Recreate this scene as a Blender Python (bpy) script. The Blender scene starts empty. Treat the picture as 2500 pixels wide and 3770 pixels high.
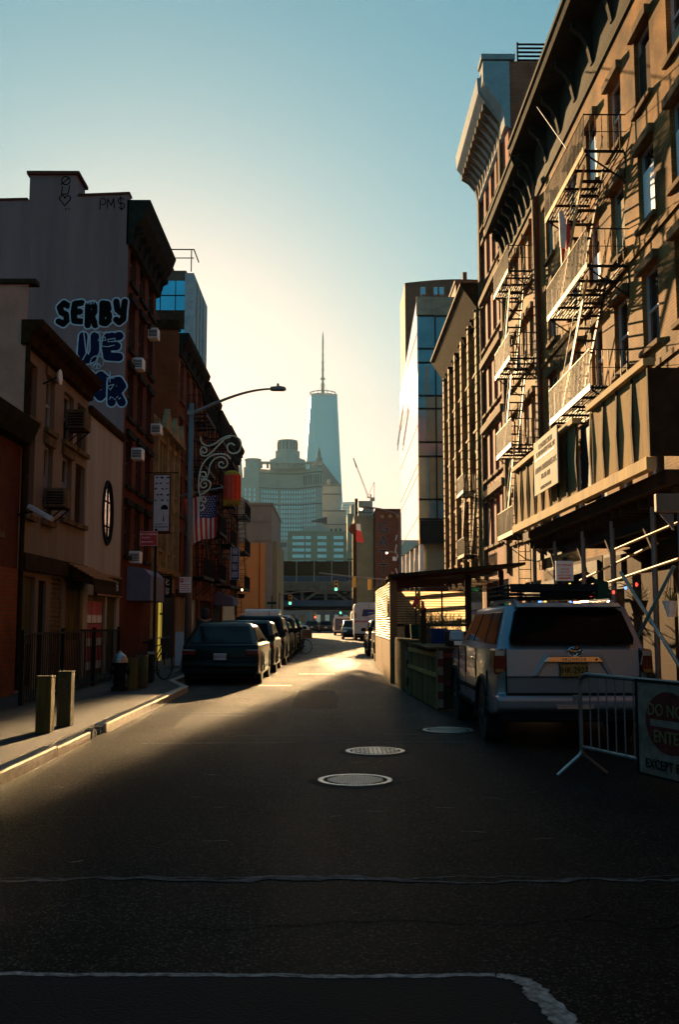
import bpy, bmesh, math, random
from mathutils import Vector, Matrix
sc = bpy.context.scene
R = math.radians
rnd = random.Random(7)

# ------------------------------------------------------------------ camera, sky, sun, exposure
SUN_AZ, SUN_EL = 10.5, 13.2            # degrees left of the street axis, degrees above the horizon
cam = bpy.data.objects.new('camera', bpy.data.cameras.new('camera')); sc.collection.objects.link(cam)
cam.location = (0, 0, 1.55); cam.rotation_euler = (R(90 + 6.205), 0, R(-0.47))
cd = cam.data; cd.sensor_fit = 'VERTICAL'; cd.sensor_height = 36; cd.lens = 35.07
cd.clip_start = 0.1; cd.clip_end = 8000
sc.camera = cam
world = bpy.data.worlds.new('World'); sc.world = world; world.use_nodes = True
_nt = world.node_tree; _bg = _nt.nodes['Background']
sky = _nt.nodes.new('ShaderNodeTexSky'); sky.sky_type = 'NISHITA'; sky.sun_disc = False
sky.sun_elevation = R(SUN_EL); sky.sun_rotation = R(-SUN_AZ)
sky.air_density = 1.15; sky.dust_density = 1.0; sky.ozone_density = 6.0
_sep = _nt.nodes.new('ShaderNodeSeparateColor'); _com = _nt.nodes.new('ShaderNodeCombineColor'); _nt.links.new(sky.outputs[0], _sep.inputs[0])
for _i, (_pw, _k) in enumerate(((1.05, .52), (.64, .96), (.48, 1.05))):      # film response of the three colour layers: cream towards the sun, teal away from it
    _a = _nt.nodes.new('ShaderNodeMath'); _a.operation = 'POWER'; _a.inputs[1].default_value = _pw; _nt.links.new(_sep.outputs[_i], _a.inputs[0])
    _b = _nt.nodes.new('ShaderNodeMath'); _b.operation = 'MULTIPLY'; _b.inputs[1].default_value = _k; _nt.links.new(_a.outputs[0], _b.inputs[0]); _nt.links.new(_b.outputs[0], _com.inputs[_i])
_nt.links.new(_com.outputs[0], _bg.inputs[0]); _bg.inputs[1].default_value = 0.05
_sl = bpy.data.lights.new('sun', 'SUN'); _sl.energy = 5.0; _sl.angle = R(0.5); _sl.color = (1.0, 0.64, 0.30)
sun = bpy.data.objects.new('sun', _sl); sc.collection.objects.link(sun)
_d = Vector((-math.sin(R(SUN_AZ)) * math.cos(R(SUN_EL)), math.cos(R(SUN_AZ)) * math.cos(R(SUN_EL)), math.sin(R(SUN_EL))))
sun.rotation_euler = (-_d).to_track_quat('-Z', 'Y').to_euler()
vs = sc.view_settings; vs.view_transform = 'Standard'; vs.look = 'None'; vs.exposure = 2.1; vs.gamma = 1.0
cy = sc.cycles
cy.use_guiding = True; cy.use_denoising = True
cy.sample_clamp_indirect = 0.0; cy.blur_glossy = 0.05
cy.max_bounces = 6; cy.diffuse_bounces = 3; cy.glossy_bounces = 4; cy.volume_bounces = 0
cy.caustics_reflective = True

# ------------------------------------------------------------------ materials
def _new(name):
    m = bpy.data.materials.new(name); m.use_nodes = True
    return m, m.node_tree, m.node_tree.nodes['Principled BSDF']
def _n(nt, t, **kw):
    n = nt.nodes.new(t)
    for k, v in kw.items(): setattr(n, k, v)
    return n
def _wallvec(nt):
    """vector that runs along a wall and up it, whichever way the wall faces"""
    g = _n(nt, 'ShaderNodeNewGeometry'); s = _n(nt, 'ShaderNodeSeparateXYZ'); nt.links.new(g.outputs['Position'], s.inputs[0])
    t = _n(nt, 'ShaderNodeSeparateXYZ'); nt.links.new(g.outputs['True Normal'], t.inputs[0])
    a = _n(nt, 'ShaderNodeMath', operation='ABSOLUTE'); nt.links.new(t.outputs[0], a.inputs[0])
    c = _n(nt, 'ShaderNodeMath', operation='GREATER_THAN'); c.inputs[1].default_value = .5; nt.links.new(a.outputs[0], c.inputs[0])
    mx = _n(nt, 'ShaderNodeMix'); nt.links.new(c.outputs[0], mx.inputs[0]); nt.links.new(s.outputs[0], mx.inputs[2]); nt.links.new(s.outputs[1], mx.inputs[3])
    o = _n(nt, 'ShaderNodeCombineXYZ'); nt.links.new(mx.outputs[0], o.inputs[0]); nt.links.new(s.outputs[2], o.inputs[1])
    return o.outputs[0], g.outputs['Position']
def _ramp(nt, fac, lo, hi, p0=.35, p1=.65):
    r = _n(nt, 'ShaderNodeValToRGB'); r.color_ramp.elements[0].position = p0; r.color_ramp.elements[1].position = p1
    r.color_ramp.elements[0].color = (*lo, 1); r.color_ramp.elements[1].color = (*hi, 1); nt.links.new(fac, r.inputs[0]); return r.outputs[0]
def mat(name, col, rough=.8, metal=0., var=.22, scale=2.5, bump=0., bscale=60., spec=.5, coat=0., local=False, streak=False):
    m, nt, b = _new(name)
    tc = _n(nt, 'ShaderNodeTexCoord'); g = _n(nt, 'ShaderNodeNewGeometry')
    vec = tc.outputs['Object'] if local else g.outputs['Position']
    if var:
        mp = _n(nt, 'ShaderNodeMapping'); nt.links.new(vec, mp.inputs[0])
        if streak: mp.inputs['Scale'].default_value = (1.0, 1.0, .12)
        nz = _n(nt, 'ShaderNodeTexNoise'); nz.inputs['Scale'].default_value = scale; nz.inputs['Detail'].default_value = 7; nz.inputs['Roughness'].default_value = .65
        nt.links.new(mp.outputs[0], nz.inputs[0])
        c = _ramp(nt, nz.outputs[0], [x * (1 - var) for x in col], [min(1, x * (1 + var)) for x in col])
        nt.links.new(c, b.inputs['Base Color'])
        mr = _n(nt, 'ShaderNodeMapRange'); mr.inputs[3].default_value = max(.02, rough - .1); mr.inputs[4].default_value = min(1, rough + .1)
        nt.links.new(nz.outputs[0], mr.inputs[0]); nt.links.new(mr.outputs[0], b.inputs['Roughness'])
    else:
        b.inputs['Base Color'].default_value = (*col, 1); b.inputs['Roughness'].default_value = rough
    b.inputs['Metallic'].default_value = metal; b.inputs['Specular IOR Level'].default_value = spec; b.inputs['Coat Weight'].default_value = coat
    b.inputs['Coat Roughness'].default_value = .06
    if bump:
        n2 = _n(nt, 'ShaderNodeTexNoise'); n2.inputs['Scale'].default_value = bscale; n2.inputs['Detail'].default_value = 4; nt.links.new(vec, n2.inputs[0])
        bp = _n(nt, 'ShaderNodeBump'); bp.inputs['Strength'].default_value = bump; bp.inputs['Distance'].default_value = .02
        nt.links.new(n2.outputs[0], bp.inputs['Height']); nt.links.new(bp.outputs[0], b.inputs['Normal'])
    return m
def brick(name, c1, c2, mortar, rough=.85, bw=.22, bh=.075, dirt=.35, bump=.5):
    m, nt, b = _new(name); v, pos = _wallvec(nt)
    t = _n(nt, 'ShaderNodeTexBrick'); nt.links.new(v, t.inputs[0])
    t.inputs['Color1'].default_value = (*c1, 1); t.inputs['Color2'].default_value = (*c2, 1); t.inputs['Mortar'].default_value = (*mortar, 1)
    t.inputs['Scale'].default_value = 1; t.inputs['Brick Width'].default_value = bw; t.inputs['Row Height'].default_value = bh; t.inputs['Mortar Size'].default_value = .008
    nz = _n(nt, 'ShaderNodeTexNoise'); nz.inputs['Scale'].default_value = .9; nz.inputs['Detail'].default_value = 8; nt.links.new(pos, nz.inputs[0])
    d = _ramp(nt, nz.outputs[0], (1 - dirt,) * 3, (1 + dirt * .4,) * 3, .3, .7)
    mx = _n(nt, 'ShaderNodeMix', data_type='RGBA', blend_type='MULTIPLY'); mx.inputs[0].default_value = 1
    nt.links.new(t.outputs[0], mx.inputs[6]); nt.links.new(d, mx.inputs[7]); nt.links.new(mx.outputs[2], b.inputs['Base Color'])
    b.inputs['Roughness'].default_value = rough; b.inputs['Specular IOR Level'].default_value = .05
    bp = _n(nt, 'ShaderNodeBump'); bp.inputs['Strength'].default_value = bump; bp.inputs['Distance'].default_value = .012; bp.invert = True
    nt.links.new(t.outputs['Fac'], bp.inputs['Height']); nt.links.new(bp.outputs[0], b.inputs['Normal'])
    return m
def emit(name, col, s):
    m, nt, b = _new(name); b.inputs['Base Color'].default_value = (*[c * .5 for c in col], 1)
    b.inputs['Emission Color'].default_value = (*col, 1); b.inputs['Emission Strength'].default_value = s; return m
def asphalt():
    m, nt, b = _new('asphalt'); g = _n(nt, 'ShaderNodeNewGeometry'); P = g.outputs['Position']
    n1 = _n(nt, 'ShaderNodeTexNoise'); n1.inputs['Scale'].default_value = .35; n1.inputs['Detail'].default_value = 8; n1.inputs['Roughness'].default_value = .7; nt.links.new(P, n1.inputs[0])
    c1 = _ramp(nt, n1.outputs[0], (.007, .007, .0074), (.019, .0175, .0155), .3, .7)
    vo = _n(nt, 'ShaderNodeTexVoronoi'); vo.inputs['Scale'].default_value = 95; nt.links.new(P, vo.inputs[0])
    sp = _n(nt, 'ShaderNodeSeparateColor'); nt.links.new(vo.outputs['Color'], sp.inputs[0])
    sg = _ramp(nt, sp.outputs[0], (.65, .65, .65), (5.2, 5.0, 4.6), .80, 1.0)
    mx = _n(nt, 'ShaderNodeMix', data_type='RGBA', blend_type='MULTIPLY'); mx.inputs[0].default_value = 1
    nt.links.new(c1, mx.inputs[6]); nt.links.new(sg, mx.inputs[7])
    mp = _n(nt, 'ShaderNodeMapping'); mp.inputs['Scale'].default_value = (.9, .06, 1); nt.links.new(P, mp.inputs[0])
    n3 = _n(nt, 'ShaderNodeTexNoise'); n3.inputs['Scale'].default_value = 1.6; n3.inputs['Detail'].default_value = 5; nt.links.new(mp.outputs[0], n3.inputs[0])
    tr = _ramp(nt, n3.outputs[0], (.7, .7, .72), (1.35, 1.3, 1.22), .35, .65)
    m2 = _n(nt, 'ShaderNodeMix', data_type='RGBA', blend_type='MULTIPLY'); m2.inputs[0].default_value = 1
    nt.links.new(mx.outputs[2], m2.inputs[6]); nt.links.new(tr, m2.inputs[7]); 
    sx = _n(nt, 'ShaderNodeSeparateXYZ'); nt.links.new(P, sx.inputs[0])      # shade near and sunlight further on put into the asphalt colour
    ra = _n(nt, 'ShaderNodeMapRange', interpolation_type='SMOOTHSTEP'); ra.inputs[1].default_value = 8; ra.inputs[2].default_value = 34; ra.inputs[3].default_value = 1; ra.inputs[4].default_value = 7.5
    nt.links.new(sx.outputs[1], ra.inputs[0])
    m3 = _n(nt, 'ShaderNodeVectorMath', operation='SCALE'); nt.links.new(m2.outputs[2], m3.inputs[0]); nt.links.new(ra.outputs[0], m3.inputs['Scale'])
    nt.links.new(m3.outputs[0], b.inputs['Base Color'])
    mr = _n(nt, 'ShaderNodeMapRange'); mr.inputs[1].default_value = .3; mr.inputs[2].default_value = .7; mr.inputs[3].default_value = .56; mr.inputs[4].default_value = .70
    nt.links.new(n3.outputs[0], mr.inputs[0]); nt.links.new(mr.outputs[0], b.inputs['Roughness']); b.inputs['Specular IOR Level'].default_value = .02
    bp = _n(nt, 'ShaderNodeBump'); bp.inputs['Strength'].default_value = .35; bp.inputs['Distance'].default_value = .004
    ad = _n(nt, 'ShaderNodeMath', operation='ADD'); nt.links.new(vo.outputs['Distance'], ad.inputs[0]); nt.links.new(n1.outputs[0], ad.inputs[1])
    nt.links.new(ad.outputs[0], bp.inputs['Height']); nt.links.new(bp.outputs[0], b.inputs['Normal'])
    return m
def paving(name, col, sx, sy):
    m, nt, b = _new(name); g = _n(nt, 'ShaderNodeNewGeometry')
    t = _n(nt, 'ShaderNodeTexBrick'); nt.links.new(g.outputs['Position'], t.inputs[0]); t.offset = 0
    t.inputs['Color1'].default_value = (*col, 1); t.inputs['Color2'].default_value = (*[c * .85 for c in col], 1); t.inputs['Mortar'].default_value = (*[c * .35 for c in col], 1)
    t.inputs['Scale'].default_value = 1; t.inputs['Brick Width'].default_value = sx; t.inputs['Row Height'].default_value = sy; t.inputs['Mortar Size'].default_value = .012
    nz = _n(nt, 'ShaderNodeTexNoise'); nz.inputs['Scale'].default_value = 2.2; nz.inputs['Detail'].default_value = 9; nz.inputs['Roughness'].default_value = .7; nt.links.new(g.outputs['Position'], nz.inputs[0])
    d = _ramp(nt, nz.outputs[0], (.55, .55, .55), (1.2, 1.17, 1.1), .3, .7)
    mx = _n(nt, 'ShaderNodeMix', data_type='RGBA', blend_type='MULTIPLY'); mx.inputs[0].default_value = 1
    nt.links.new(t.outputs[0], mx.inputs[6]); nt.links.new(d, mx.inputs[7]); nt.links.new(mx.outputs[2], b.inputs['Base Color']); b.inputs['Roughness'].default_value = .75
    return m
def bands(name, c1, c2, sz, ratio, rough=.35, metal=0., sx=0, c3=None):
    """horizontal bands (floors) with optional fine vertical lines, for far facades"""
    m, nt, b = _new(name); v, pos = _wallvec(nt)
    t = _n(nt, 'ShaderNodeTexBrick'); t.offset = 0; nt.links.new(v, t.inputs[0])
    t.inputs['Color1'].default_value = (*c1, 1); t.inputs['Color2'].default_value = (*[c * .9 for c in c1], 1); t.inputs['Mortar'].default_value = (*c2, 1)
    t.inputs['Scale'].default_value = 1; t.inputs['Brick Width'].default_value = sx or 4000; t.inputs['Row Height'].default_value = sz; t.inputs['Mortar Size'].default_value = sz * ratio
    nt.links.new(t.outputs[0], b.inputs['Base Color']); b.inputs['Roughness'].default_value = rough; b.inputs['Metallic'].default_value = metal
    return m
K = {}
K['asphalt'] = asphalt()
K['pave'] = paving('sidewalk concrete', (.026, .022, .020), 1.5, 1.5)
K['kerb'] = mat('kerb steel and granite', (.50, .42, .33), .34, .5, .25, 6, .15, 30)
K['tarold'] = mat('older tar patch', (.017, .0165, .016), .7, 0, .45, 8, .5, 60, spec=.06)
K['seam'] = mat('worn seam filler', (.12, .12, .125), .85, 0, .6, 12, .6, 30, spec=.06)
K['edge'] = mat('pale worn patch edge', (.25, .24, .225), .9, 0, .6, 22, .6, 40, spec=.05)
K['tar'] = mat('fresh tar patch', (.008, .008, .009), .8, 0, .3, 3, .5, 60, spec=.12)
K['tan'] = brick('tan painted brick', (.385, .185, .060), (.315, .15, .049), (.19, .105, .042), dirt=.78)
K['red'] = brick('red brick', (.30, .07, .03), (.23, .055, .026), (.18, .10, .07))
K['redd'] = brick('dark red brick', (.19, .048, .024), (.15, .04, .022), (.10, .06, .045))
K['gold'] = brick('buff brick', (.41, .21, .070), (.33, .17, .058), (.21, .125, .052), dirt=.75)
K['orange'] = brick('orange lit brick', (.36, .09, .03), (.29, .075, .028), (.16, .09, .05))
K['plum'] = mat('mauve grey render', (.29, .15, .14), .85, 0, .25, .8, .25, 20, streak=True)
K['pink'] = mat('pinkish render', (.58, .25, .17), .85, 0, .2, 1.2, .25, 15)
K['greyr'] = mat('grey brown painted render', (.25, .165, .115), .8, 0, .25, 1.1, .2, 20, streak=True)
K['white'] = mat('off white stucco', (.45, .385, .345), .85, 0, .18, .7, .25, 25, streak=True, spec=.05)
K['ornate'] = mat('carved buff stone', (.36, .25, .13), .9, 0, .3, 3, .6, 9, spec=.05)
K['stone'] = mat('brown grey stone trim', (.17, .11, .062), .9, 0, .45, 3, spec=.03)
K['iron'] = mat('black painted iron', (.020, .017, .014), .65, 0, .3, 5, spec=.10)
K['ironlit'] = mat('sunlit steel tone', (.62, .36, .13), .6, .0, .4, 5, spec=.06)  # gold of the low sun on the steelwork put into its colour
K['cornice'] = mat('dark painted pressed metal', (.028, .026, .018), .9, 0, .35, 3, .4, 12, spec=.08)
K['cornicew'] = mat('pale blue grey painted metal', (.36, .41, .43), .85, 0, .15, 2, spec=.05)
K['corniceb'] = mat('rusty brown pressed metal', (.040, .019, .006), .9, 0, .5, 5, .6, 10, spec=.04)
K['glass'] = mat('dark window glass', (.010, .011, .013), .07, 0, 0, spec=.45)
K['blueglass'] = mat('blue curtain wall glass', (.09, .50, .72), .12, .45, .15, .4)
K['frame'] = mat('white window frame', (.42, .40, .42), .5, 0, .12, 4)
K['framed'] = mat('dark window frame', (.06, .05, .045), .5, 0, .2, 4)
K['panelw'] = mat('glossy white metal panel', (.84, .86, .88), .04, 1, 0)
K['panels'] = mat('pale spandrel panel', (.30, .26, .185), .8, 0, .25, 1.5, spec=.04)
K['mesh'] = mat('corrugated tin sheet', (.43, .30, .14), .85, .0, .45, 2, .0, streak=True, spec=.04)
K['wood'] = mat('weathered plank wood', (.26, .155, .065), .85, 0, .45, 3, .4, 25, streak=True, spec=.05)
K['woodd'] = mat('dark stained wood', (.05, .03, .018), .85, 0, .3, 4, .3, 30, spec=.03)
K['woodo'] = mat('varnished orange wood', (.26, .10, .03), .5, 0, .3, 4)
K['steel'] = mat('galvanised steel', (.40, .39, .38), .38, .8, .2, 6)
K['polemauve'] = mat('painted lamp pole', (.20, .17, .165), .5, .3, .15, 5)
K['black'] = mat('matt black', (.012, .012, .0125), .75, 0, .2, 5, spec=.08)
K['rubber'] = mat('tyre rubber', (.016, .016, .016), .75, 0, .2, 10, local=True)
K['chrome'] = mat('chrome', (.75, .75, .75), .12, 1, 0)
K['carblack'] = mat('black car paint', (.004, .004, .0042), .3, 0, 0, coat=.05, spec=.15)
K['cargrey'] = mat('dark grey car paint', (.009, .009, .010), .32, .0, 0, coat=.1, spec=.25)
K['carsilver'] = mat('silver car paint', (.27, .295, .345), .33, .45, 0, coat=.6)
K['carwhite'] = mat('white truck paint', (.62, .61, .58), .35, 0, .08, 2, coat=.3)
K['tail'] = mat('red tail lamp', (.16, .012, .008), .12, 0, 0, coat=1)
K['amber'] = mat('amber reflector', (.30, .13, .03), .2, 0, 0, coat=1)
K['plate'] = mat('orange licence plate', (.36, .17, .03), .5, 0, .15, 8, local=True)
K['platew'] = mat('white licence plate', (.55, .48, .50), .5, 0, .1, 8)
K['sred'] = mat('red sign face', (.70, .025, .02), .5, 0, .12, 4)
K['swhite'] = mat('white sign face', (.84, .78, .80), .5, 0, .08, 4)
K['sgrey'] = mat('pale vinyl banner', (.66, .62, .70), .55, 0, .1, 3)
K['sblue'] = mat('dark blue sign face', (.02, .035, .15), .45, 0, .1, 4)
K['pinkp'] = mat('rose poster', (.50, .05, .08), .6, 0, .2, 4)
K['lav'] = mat('lavender grey canvas', (.17, .16, .24), .8, 0, .12, 5, .2, 80)
K['green'] = mat('dark green paint', (.012, .045, .03), .7, 0, .2, 4, spec=.06)
K['yellow'] = mat('signal yellow paint', (.55, .27, .02), .45, 0, .12, 6)
K['ochre'] = mat('old ochre paint', (.15, .105, .03), .75, 0, .5, 9, .3, 40, streak=True, spec=.1)
K['olive'] = mat('old olive paint', (.10, .085, .035), .75, 0, .45, 9, .3, 40, streak=True, spec=.1)
K['lantern'] = mat('red silk', (.80, .05, .012), .6, 0, .12, 6)
K['gilt'] = mat('yellow fringe', (.42, .26, .03), .7, 0, .25, 20, spec=.1)
K['tinsel'] = mat('frosted tube garland', (.66, .63, .50), .35, .1, .1, 20)
K['twig'] = mat('dry twigs', (.13, .09, .04), .8, 0, .3, 20)
K['leaf'] = mat('dry olive leaves', (.09, .085, .02), .7, 0, .4, 20)
K['skin'] = mat('skin', (.45, .27, .19), .6, 0, .1, 10)
K['hair'] = mat('dark hair', (.02, .014, .01), .5, 0, .2, 20)
K['coat'] = mat('black winter coat', (.02, .02, .024), .8, 0, .25, 12, .3, 40)
K['jeans'] = mat('dark trousers', (.03, .034, .05), .85, 0, .2, 12)
K['graf'] = mat('black spray paint', (.008, .0065, .006), .8, 0, .2, 6, spec=.03)
K['grafb'] = mat('navy spray paint', (.013, .016, .05), .8, 0, .2, 4, spec=.03)
K['grafw'] = mat('pale blue spray paint', (.62, .62, .70), .7, 0, .2, 8, spec=.1)
K['grafg'] = mat('grey spray paint', (.10, .085, .085), .6, 0, .2, 8)
K['mural'] = mat('orange mural paint', (.50, .19, .05), .7, 0, .08, .5)
K['khaki'] = mat('khaki render', (.25, .23, .15), .9, 0, .15, .5, spec=.05)
K['greyw'] = mat('warm grey render', (.21, .185, .165), .85, 0, .12, .6)
K['brown'] = brick('brown tower brick', (.16, .045, .03), (.14, .04, .028), (.13, .06, .04), bump=.1)
K['bridgeb'] = mat('blue grey bridge paint', (.05, .066, .10), .7, .0, .25, .6, spec=.1)
K['bridget'] = mat('tan bridge steel', (.13, .10, .075), .8, 0, .25, .8, spec=.1)
K['lime'] = mat('pale granite', (.36, .34, .285), .8, 0, .12, .06)
K['limed'] = mat('slate roof', (.14, .125, .10), .7, 0, .1, .05)
K['paleglass'] = mat('pale reflective window', (.50, .80, .82), .35, .0, .1, .2)
K['wtcglass'] = bands('tower glass', (.14, .50, .60), (.10, .42, .52), 4.0, .05, .3, .0, 1.5)
K['bandglass'] = bands('banded glass', (.45, .60, .60), (.14, .22, .24), 4.0, .14, .3, .2)
K['lampw'] = emit('warm lamp', (1, .62, .25), 3.5)
K['lampo'] = emit('orange street lamp', (1, .45, .2), 5)
K['lgreen'] = emit('green signal', (.05, 1, .35), 2)
K['lred'] = emit('red signal', (1, .06, .04), 1.8)
K['winlit'] = emit('lit yellow window', (1, .72, .10), .09)
K['shutterglow'] = emit('added warm glow', (1, .66, .25), .25)  # glow added for lamp light on the shutters
for _c, _v in (('r', (1, .05, .03)), ('g', (.08, .9, .15)), ('b', (.1, .25, 1)), ('y', (1, .6, .08))): K['bulb' + _c] = emit('bulb ' + _c, _v, .8)
K['reddim'] = mat('dark red sign paint', (.17, .022, .018), .7, 0, .3, 9, spec=.2)  # darker than the other sign red, also on the barrier stripes
K['tandim'] = mat('tan sign lettering', (.26, .17, .07), .7, 0, .3, 9, spec=.2)  # muted tan of the barrier sign letters
K['olglass'] = mat('olive tinted blind glass', (.22, .205, .115), .25, 0, .15, .5)
K['cglass'] = mat('tinted car glass', (.003, .004, .005), .08, 0, 0, spec=.07)
K['board'] = mat('weathered notice board', (.30, .27, .22), .8, 0, .2, 4, spec=.04)
K['faint'] = mat('faint seam', (.075, .075, .078), .85, 0, .6, 9, .6, 30, spec=.1)
K['eglass'] = mat('grey green curtain wall glass', (.10, .22, .27), .12, .35, .2, .4)
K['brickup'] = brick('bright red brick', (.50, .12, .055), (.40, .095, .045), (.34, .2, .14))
K['ribs'] = mat('pale yellow corrugated sheet', (.78, .62, .36), .7, .0, .15, 4, spec=.1)  # brighter than the tin sheet of the shed parapet
K['platedim'] = mat('brownish sign plate', (.27, .16, .12), .7, 0, .35, 7, spec=.2)  # browner and darker than the white sign faces
K['smallglow'] = emit('far window lamp', (1, .85, .6), 3)

# ------------------------------------------------------------------ mesh helpers
class MB:
    def __init__(s): s.v = []; s.f = []
    def add(s, vs_, fs_):
        o = len(s.v); s.v += [tuple(p) for p in vs_]; s.f += [tuple(i + o for i in f) for f in fs_]; return s
    def box(s, x0, x1, y0, y1, z0, z1):
        return s.add([(x, y, z) for x in (x0, x1) for y in (y0, y1) for z in (z0, z1)],
                     [(0, 1, 3, 2), (4, 6, 7, 5), (0, 4, 5, 1), (2, 3, 7, 6), (0, 2, 6, 4), (1, 5, 7, 3)])
    def quad(s, a, b, c, d): return s.add([a, b, c, d], [(0, 1, 2, 3)])
    def bar(s, p, q, w, h=None, up=(0, 0, 1)):
        p, q = Vector(p), Vector(q); h = h or w; t = (q - p).normalized(); up = Vector(up)
        if abs(t.dot(up)) > .98: up = Vector((0, 1, 0)) if abs(t.y) < .9 else Vector((1, 0, 0))
        a = t.cross(up).normalized() * w / 2; b = a.cross(t).normalized() * h / 2
        vs_ = [e + sa * a + sb * b for e in (p, q) for sa in (-1, 1) for sb in (-1, 1)]
        return s.add(vs_, [(0, 1, 3, 2), (4, 6, 7, 5), (0, 4, 5, 1), (2, 3, 7, 6), (0, 2, 6, 4), (1, 5, 7, 3)])
    def tube(s, pts, r, n=8, closed=False):
        pts = [Vector(p) for p in pts]; m = len(pts); rr = r if isinstance(r, (list, tuple)) else [r] * m
        vs_ = []; prev = None
        for i, p in enumerate(pts):
            a = pts[(i - 1) % m] if (closed or i) else p; b = pts[(i + 1) % m] if (closed or i < m - 1) else p
            t = (b - a).normalized()
            if prev is None: u = t.orthogonal().normalized()
            else: u = (prev - t * prev.dot(t)).normalized()
            prev = u; w = t.cross(u)
            vs_ += [p + (u * math.cos(2 * math.pi * k / n) + w * math.sin(2 * math.pi * k / n)) * rr[i] for k in range(n)]
        fs_ = []
        for i in range(m if closed else m - 1):
            j = (i + 1) % m
            fs_ += [(i * n + k, i * n + (k + 1) % n, j * n + (k + 1) % n, j * n + k) for k in range(n)]
        if not closed: fs_ += [tuple(range(n))[::-1], tuple((m - 1) * n + k for k in range(n))]
        return s.add(vs_, fs_)
    def prism(s, outline, axis, a0, a1):
        def P(p, a): return (a, p[0], p[1]) if axis == 'x' else (p[0], a, p[1]) if axis == 'y' else (p[0], p[1], a)
        n = len(outline)
        vs_ = [P(p, a0) for p in outline] + [P(p, a1) for p in outline]
        return s.add(vs_, [tuple(range(n)), tuple(range(2 * n - 1, n - 1, -1))] + [(i, n + i, n + (i + 1) % n, (i + 1) % n) for i in range(n)])
    def lathe(s, prof, c=(0, 0, 0), n=20, axis='z'):
        vs_ = []
        for r, z in prof:
            for k in range(n):
                a = 2 * math.pi * k / n
                p = (r * math.cos(a), r * math.sin(a), z)
                if axis == 'x': p = (z, r * math.cos(a), r * math.sin(a))
                if axis == 'y': p = (r * math.cos(a), z, r * math.sin(a))
                vs_.append((c[0] + p[0], c[1] + p[1], c[2] + p[2]))
        m = len(prof)
        fs_ = [(i * n + k, i * n + (k + 1) % n, (i + 1) * n + (k + 1) % n, (i + 1) * n + k) for i in range(m - 1) for k in range(n)]
        fs_ += [tuple(range(n))[::-1], tuple((m - 1) * n + k for k in range(n))]
        return s.add(vs_, fs_)
    def ball(s, c, r, sz=1., n=10, m=7):
        return s.lathe([(max(1e-3, r * math.sin(math.pi * i / m)), -r * sz * math.cos(math.pi * i / m)) for i in range(m + 1)], c, n)
    def build(s, name, material, parent=None, smooth=False, bevel=0., seg=2, sub=0):
        off = Vector((0, 0, 0)); q = parent
        while q is not None: off += Vector(q.location); q = q.parent
        me = bpy.data.meshes.new(name); me.from_pydata([tuple(Vector(p) - off) for p in s.v], [], s.f)
        bm = bmesh.new(); bm.from_mesh(me); bmesh.ops.recalc_face_normals(bm, faces=bm.faces); bm.to_mesh(me); bm.free()
        me.materials.append(K[material] if isinstance(material, str) else material)
        if smooth: me.polygons.foreach_set('use_smooth', [True] * len(me.polygons))
        o = bpy.data.objects.new(name, me); sc.collection.objects.link(o)
        if parent is not None: o.parent = parent
        if bevel:
            b = o.modifiers.new('bevel', 'BEVEL'); b.width = bevel; b.segments = seg; b.limit_method = 'ANGLE'; b.angle_limit = R(35)
            if smooth: b.harden_normals = False
        if sub:
            b = o.modifiers.new('sub', 'SUBSURF'); b.levels = sub; b.render_levels = sub
        return o
def box(*a): return MB().box(*a)
def tag(o, label=None, cat=None, group=None, kind=None):
    if label: o['label'] = label
    if cat: o['category'] = cat
    if group: o['group'] = group
    if kind: o['kind'] = kind
    return o
def thing(name, label, cat, loc=(0, 0, 0), group=None):
    o = bpy.data.objects.new(name, None); o.empty_display_size = .3; sc.collection.objects.link(o); o.location = loc
    return tag(o, label, cat, group)
def struct(mb, name, m, **kw): return tag(mb.build(name, m, **kw), kind='structure')
def copy_tree(o, parent=None):
    kids = list(o.children); c = o.copy(); sc.collection.objects.link(c); c.parent = parent
    for k in kids: copy_tree(k, c)
    return c
_col = bpy.data.collections.new('tmp')
def text(body, size, material, loc, parent, name='lettering', rot=(90, 0, 0), depth=.004, offset=0., align='CENTER', sx=1., sy=1., res=3, spacing=1.):
    """lettering as a thin raised mesh; loc is the centre of the line, facing -Y by default"""
    cu = bpy.data.curves.new('t', 'FONT'); cu.body = body; cu.size = size; cu.extrude = depth; cu.offset = offset; cu.align_x = align; cu.align_y = 'CENTER'; cu.resolution_u = res; cu.space_character = spacing
    to = bpy.data.objects.new('t', cu); me = bpy.data.meshes.new_from_object(to)
    mw = Matrix.Translation(Vector(loc)) @ Matrix.Rotation(R(rot[2]), 4, 'Z') @ Matrix.Rotation(R(rot[0]), 4, 'X') @ Matrix.Diagonal((sx, sy, 1, 1))
    me.transform(mw)
    mb = MB(); mb.add([v.co.copy() for v in me.vertices], [tuple(p.vertices) for p in me.polygons])
    bpy.data.objects.remove(to); bpy.data.curves.remove(cu); bpy.data.meshes.remove(me)
    return mb.build(name, material, parent)
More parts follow.
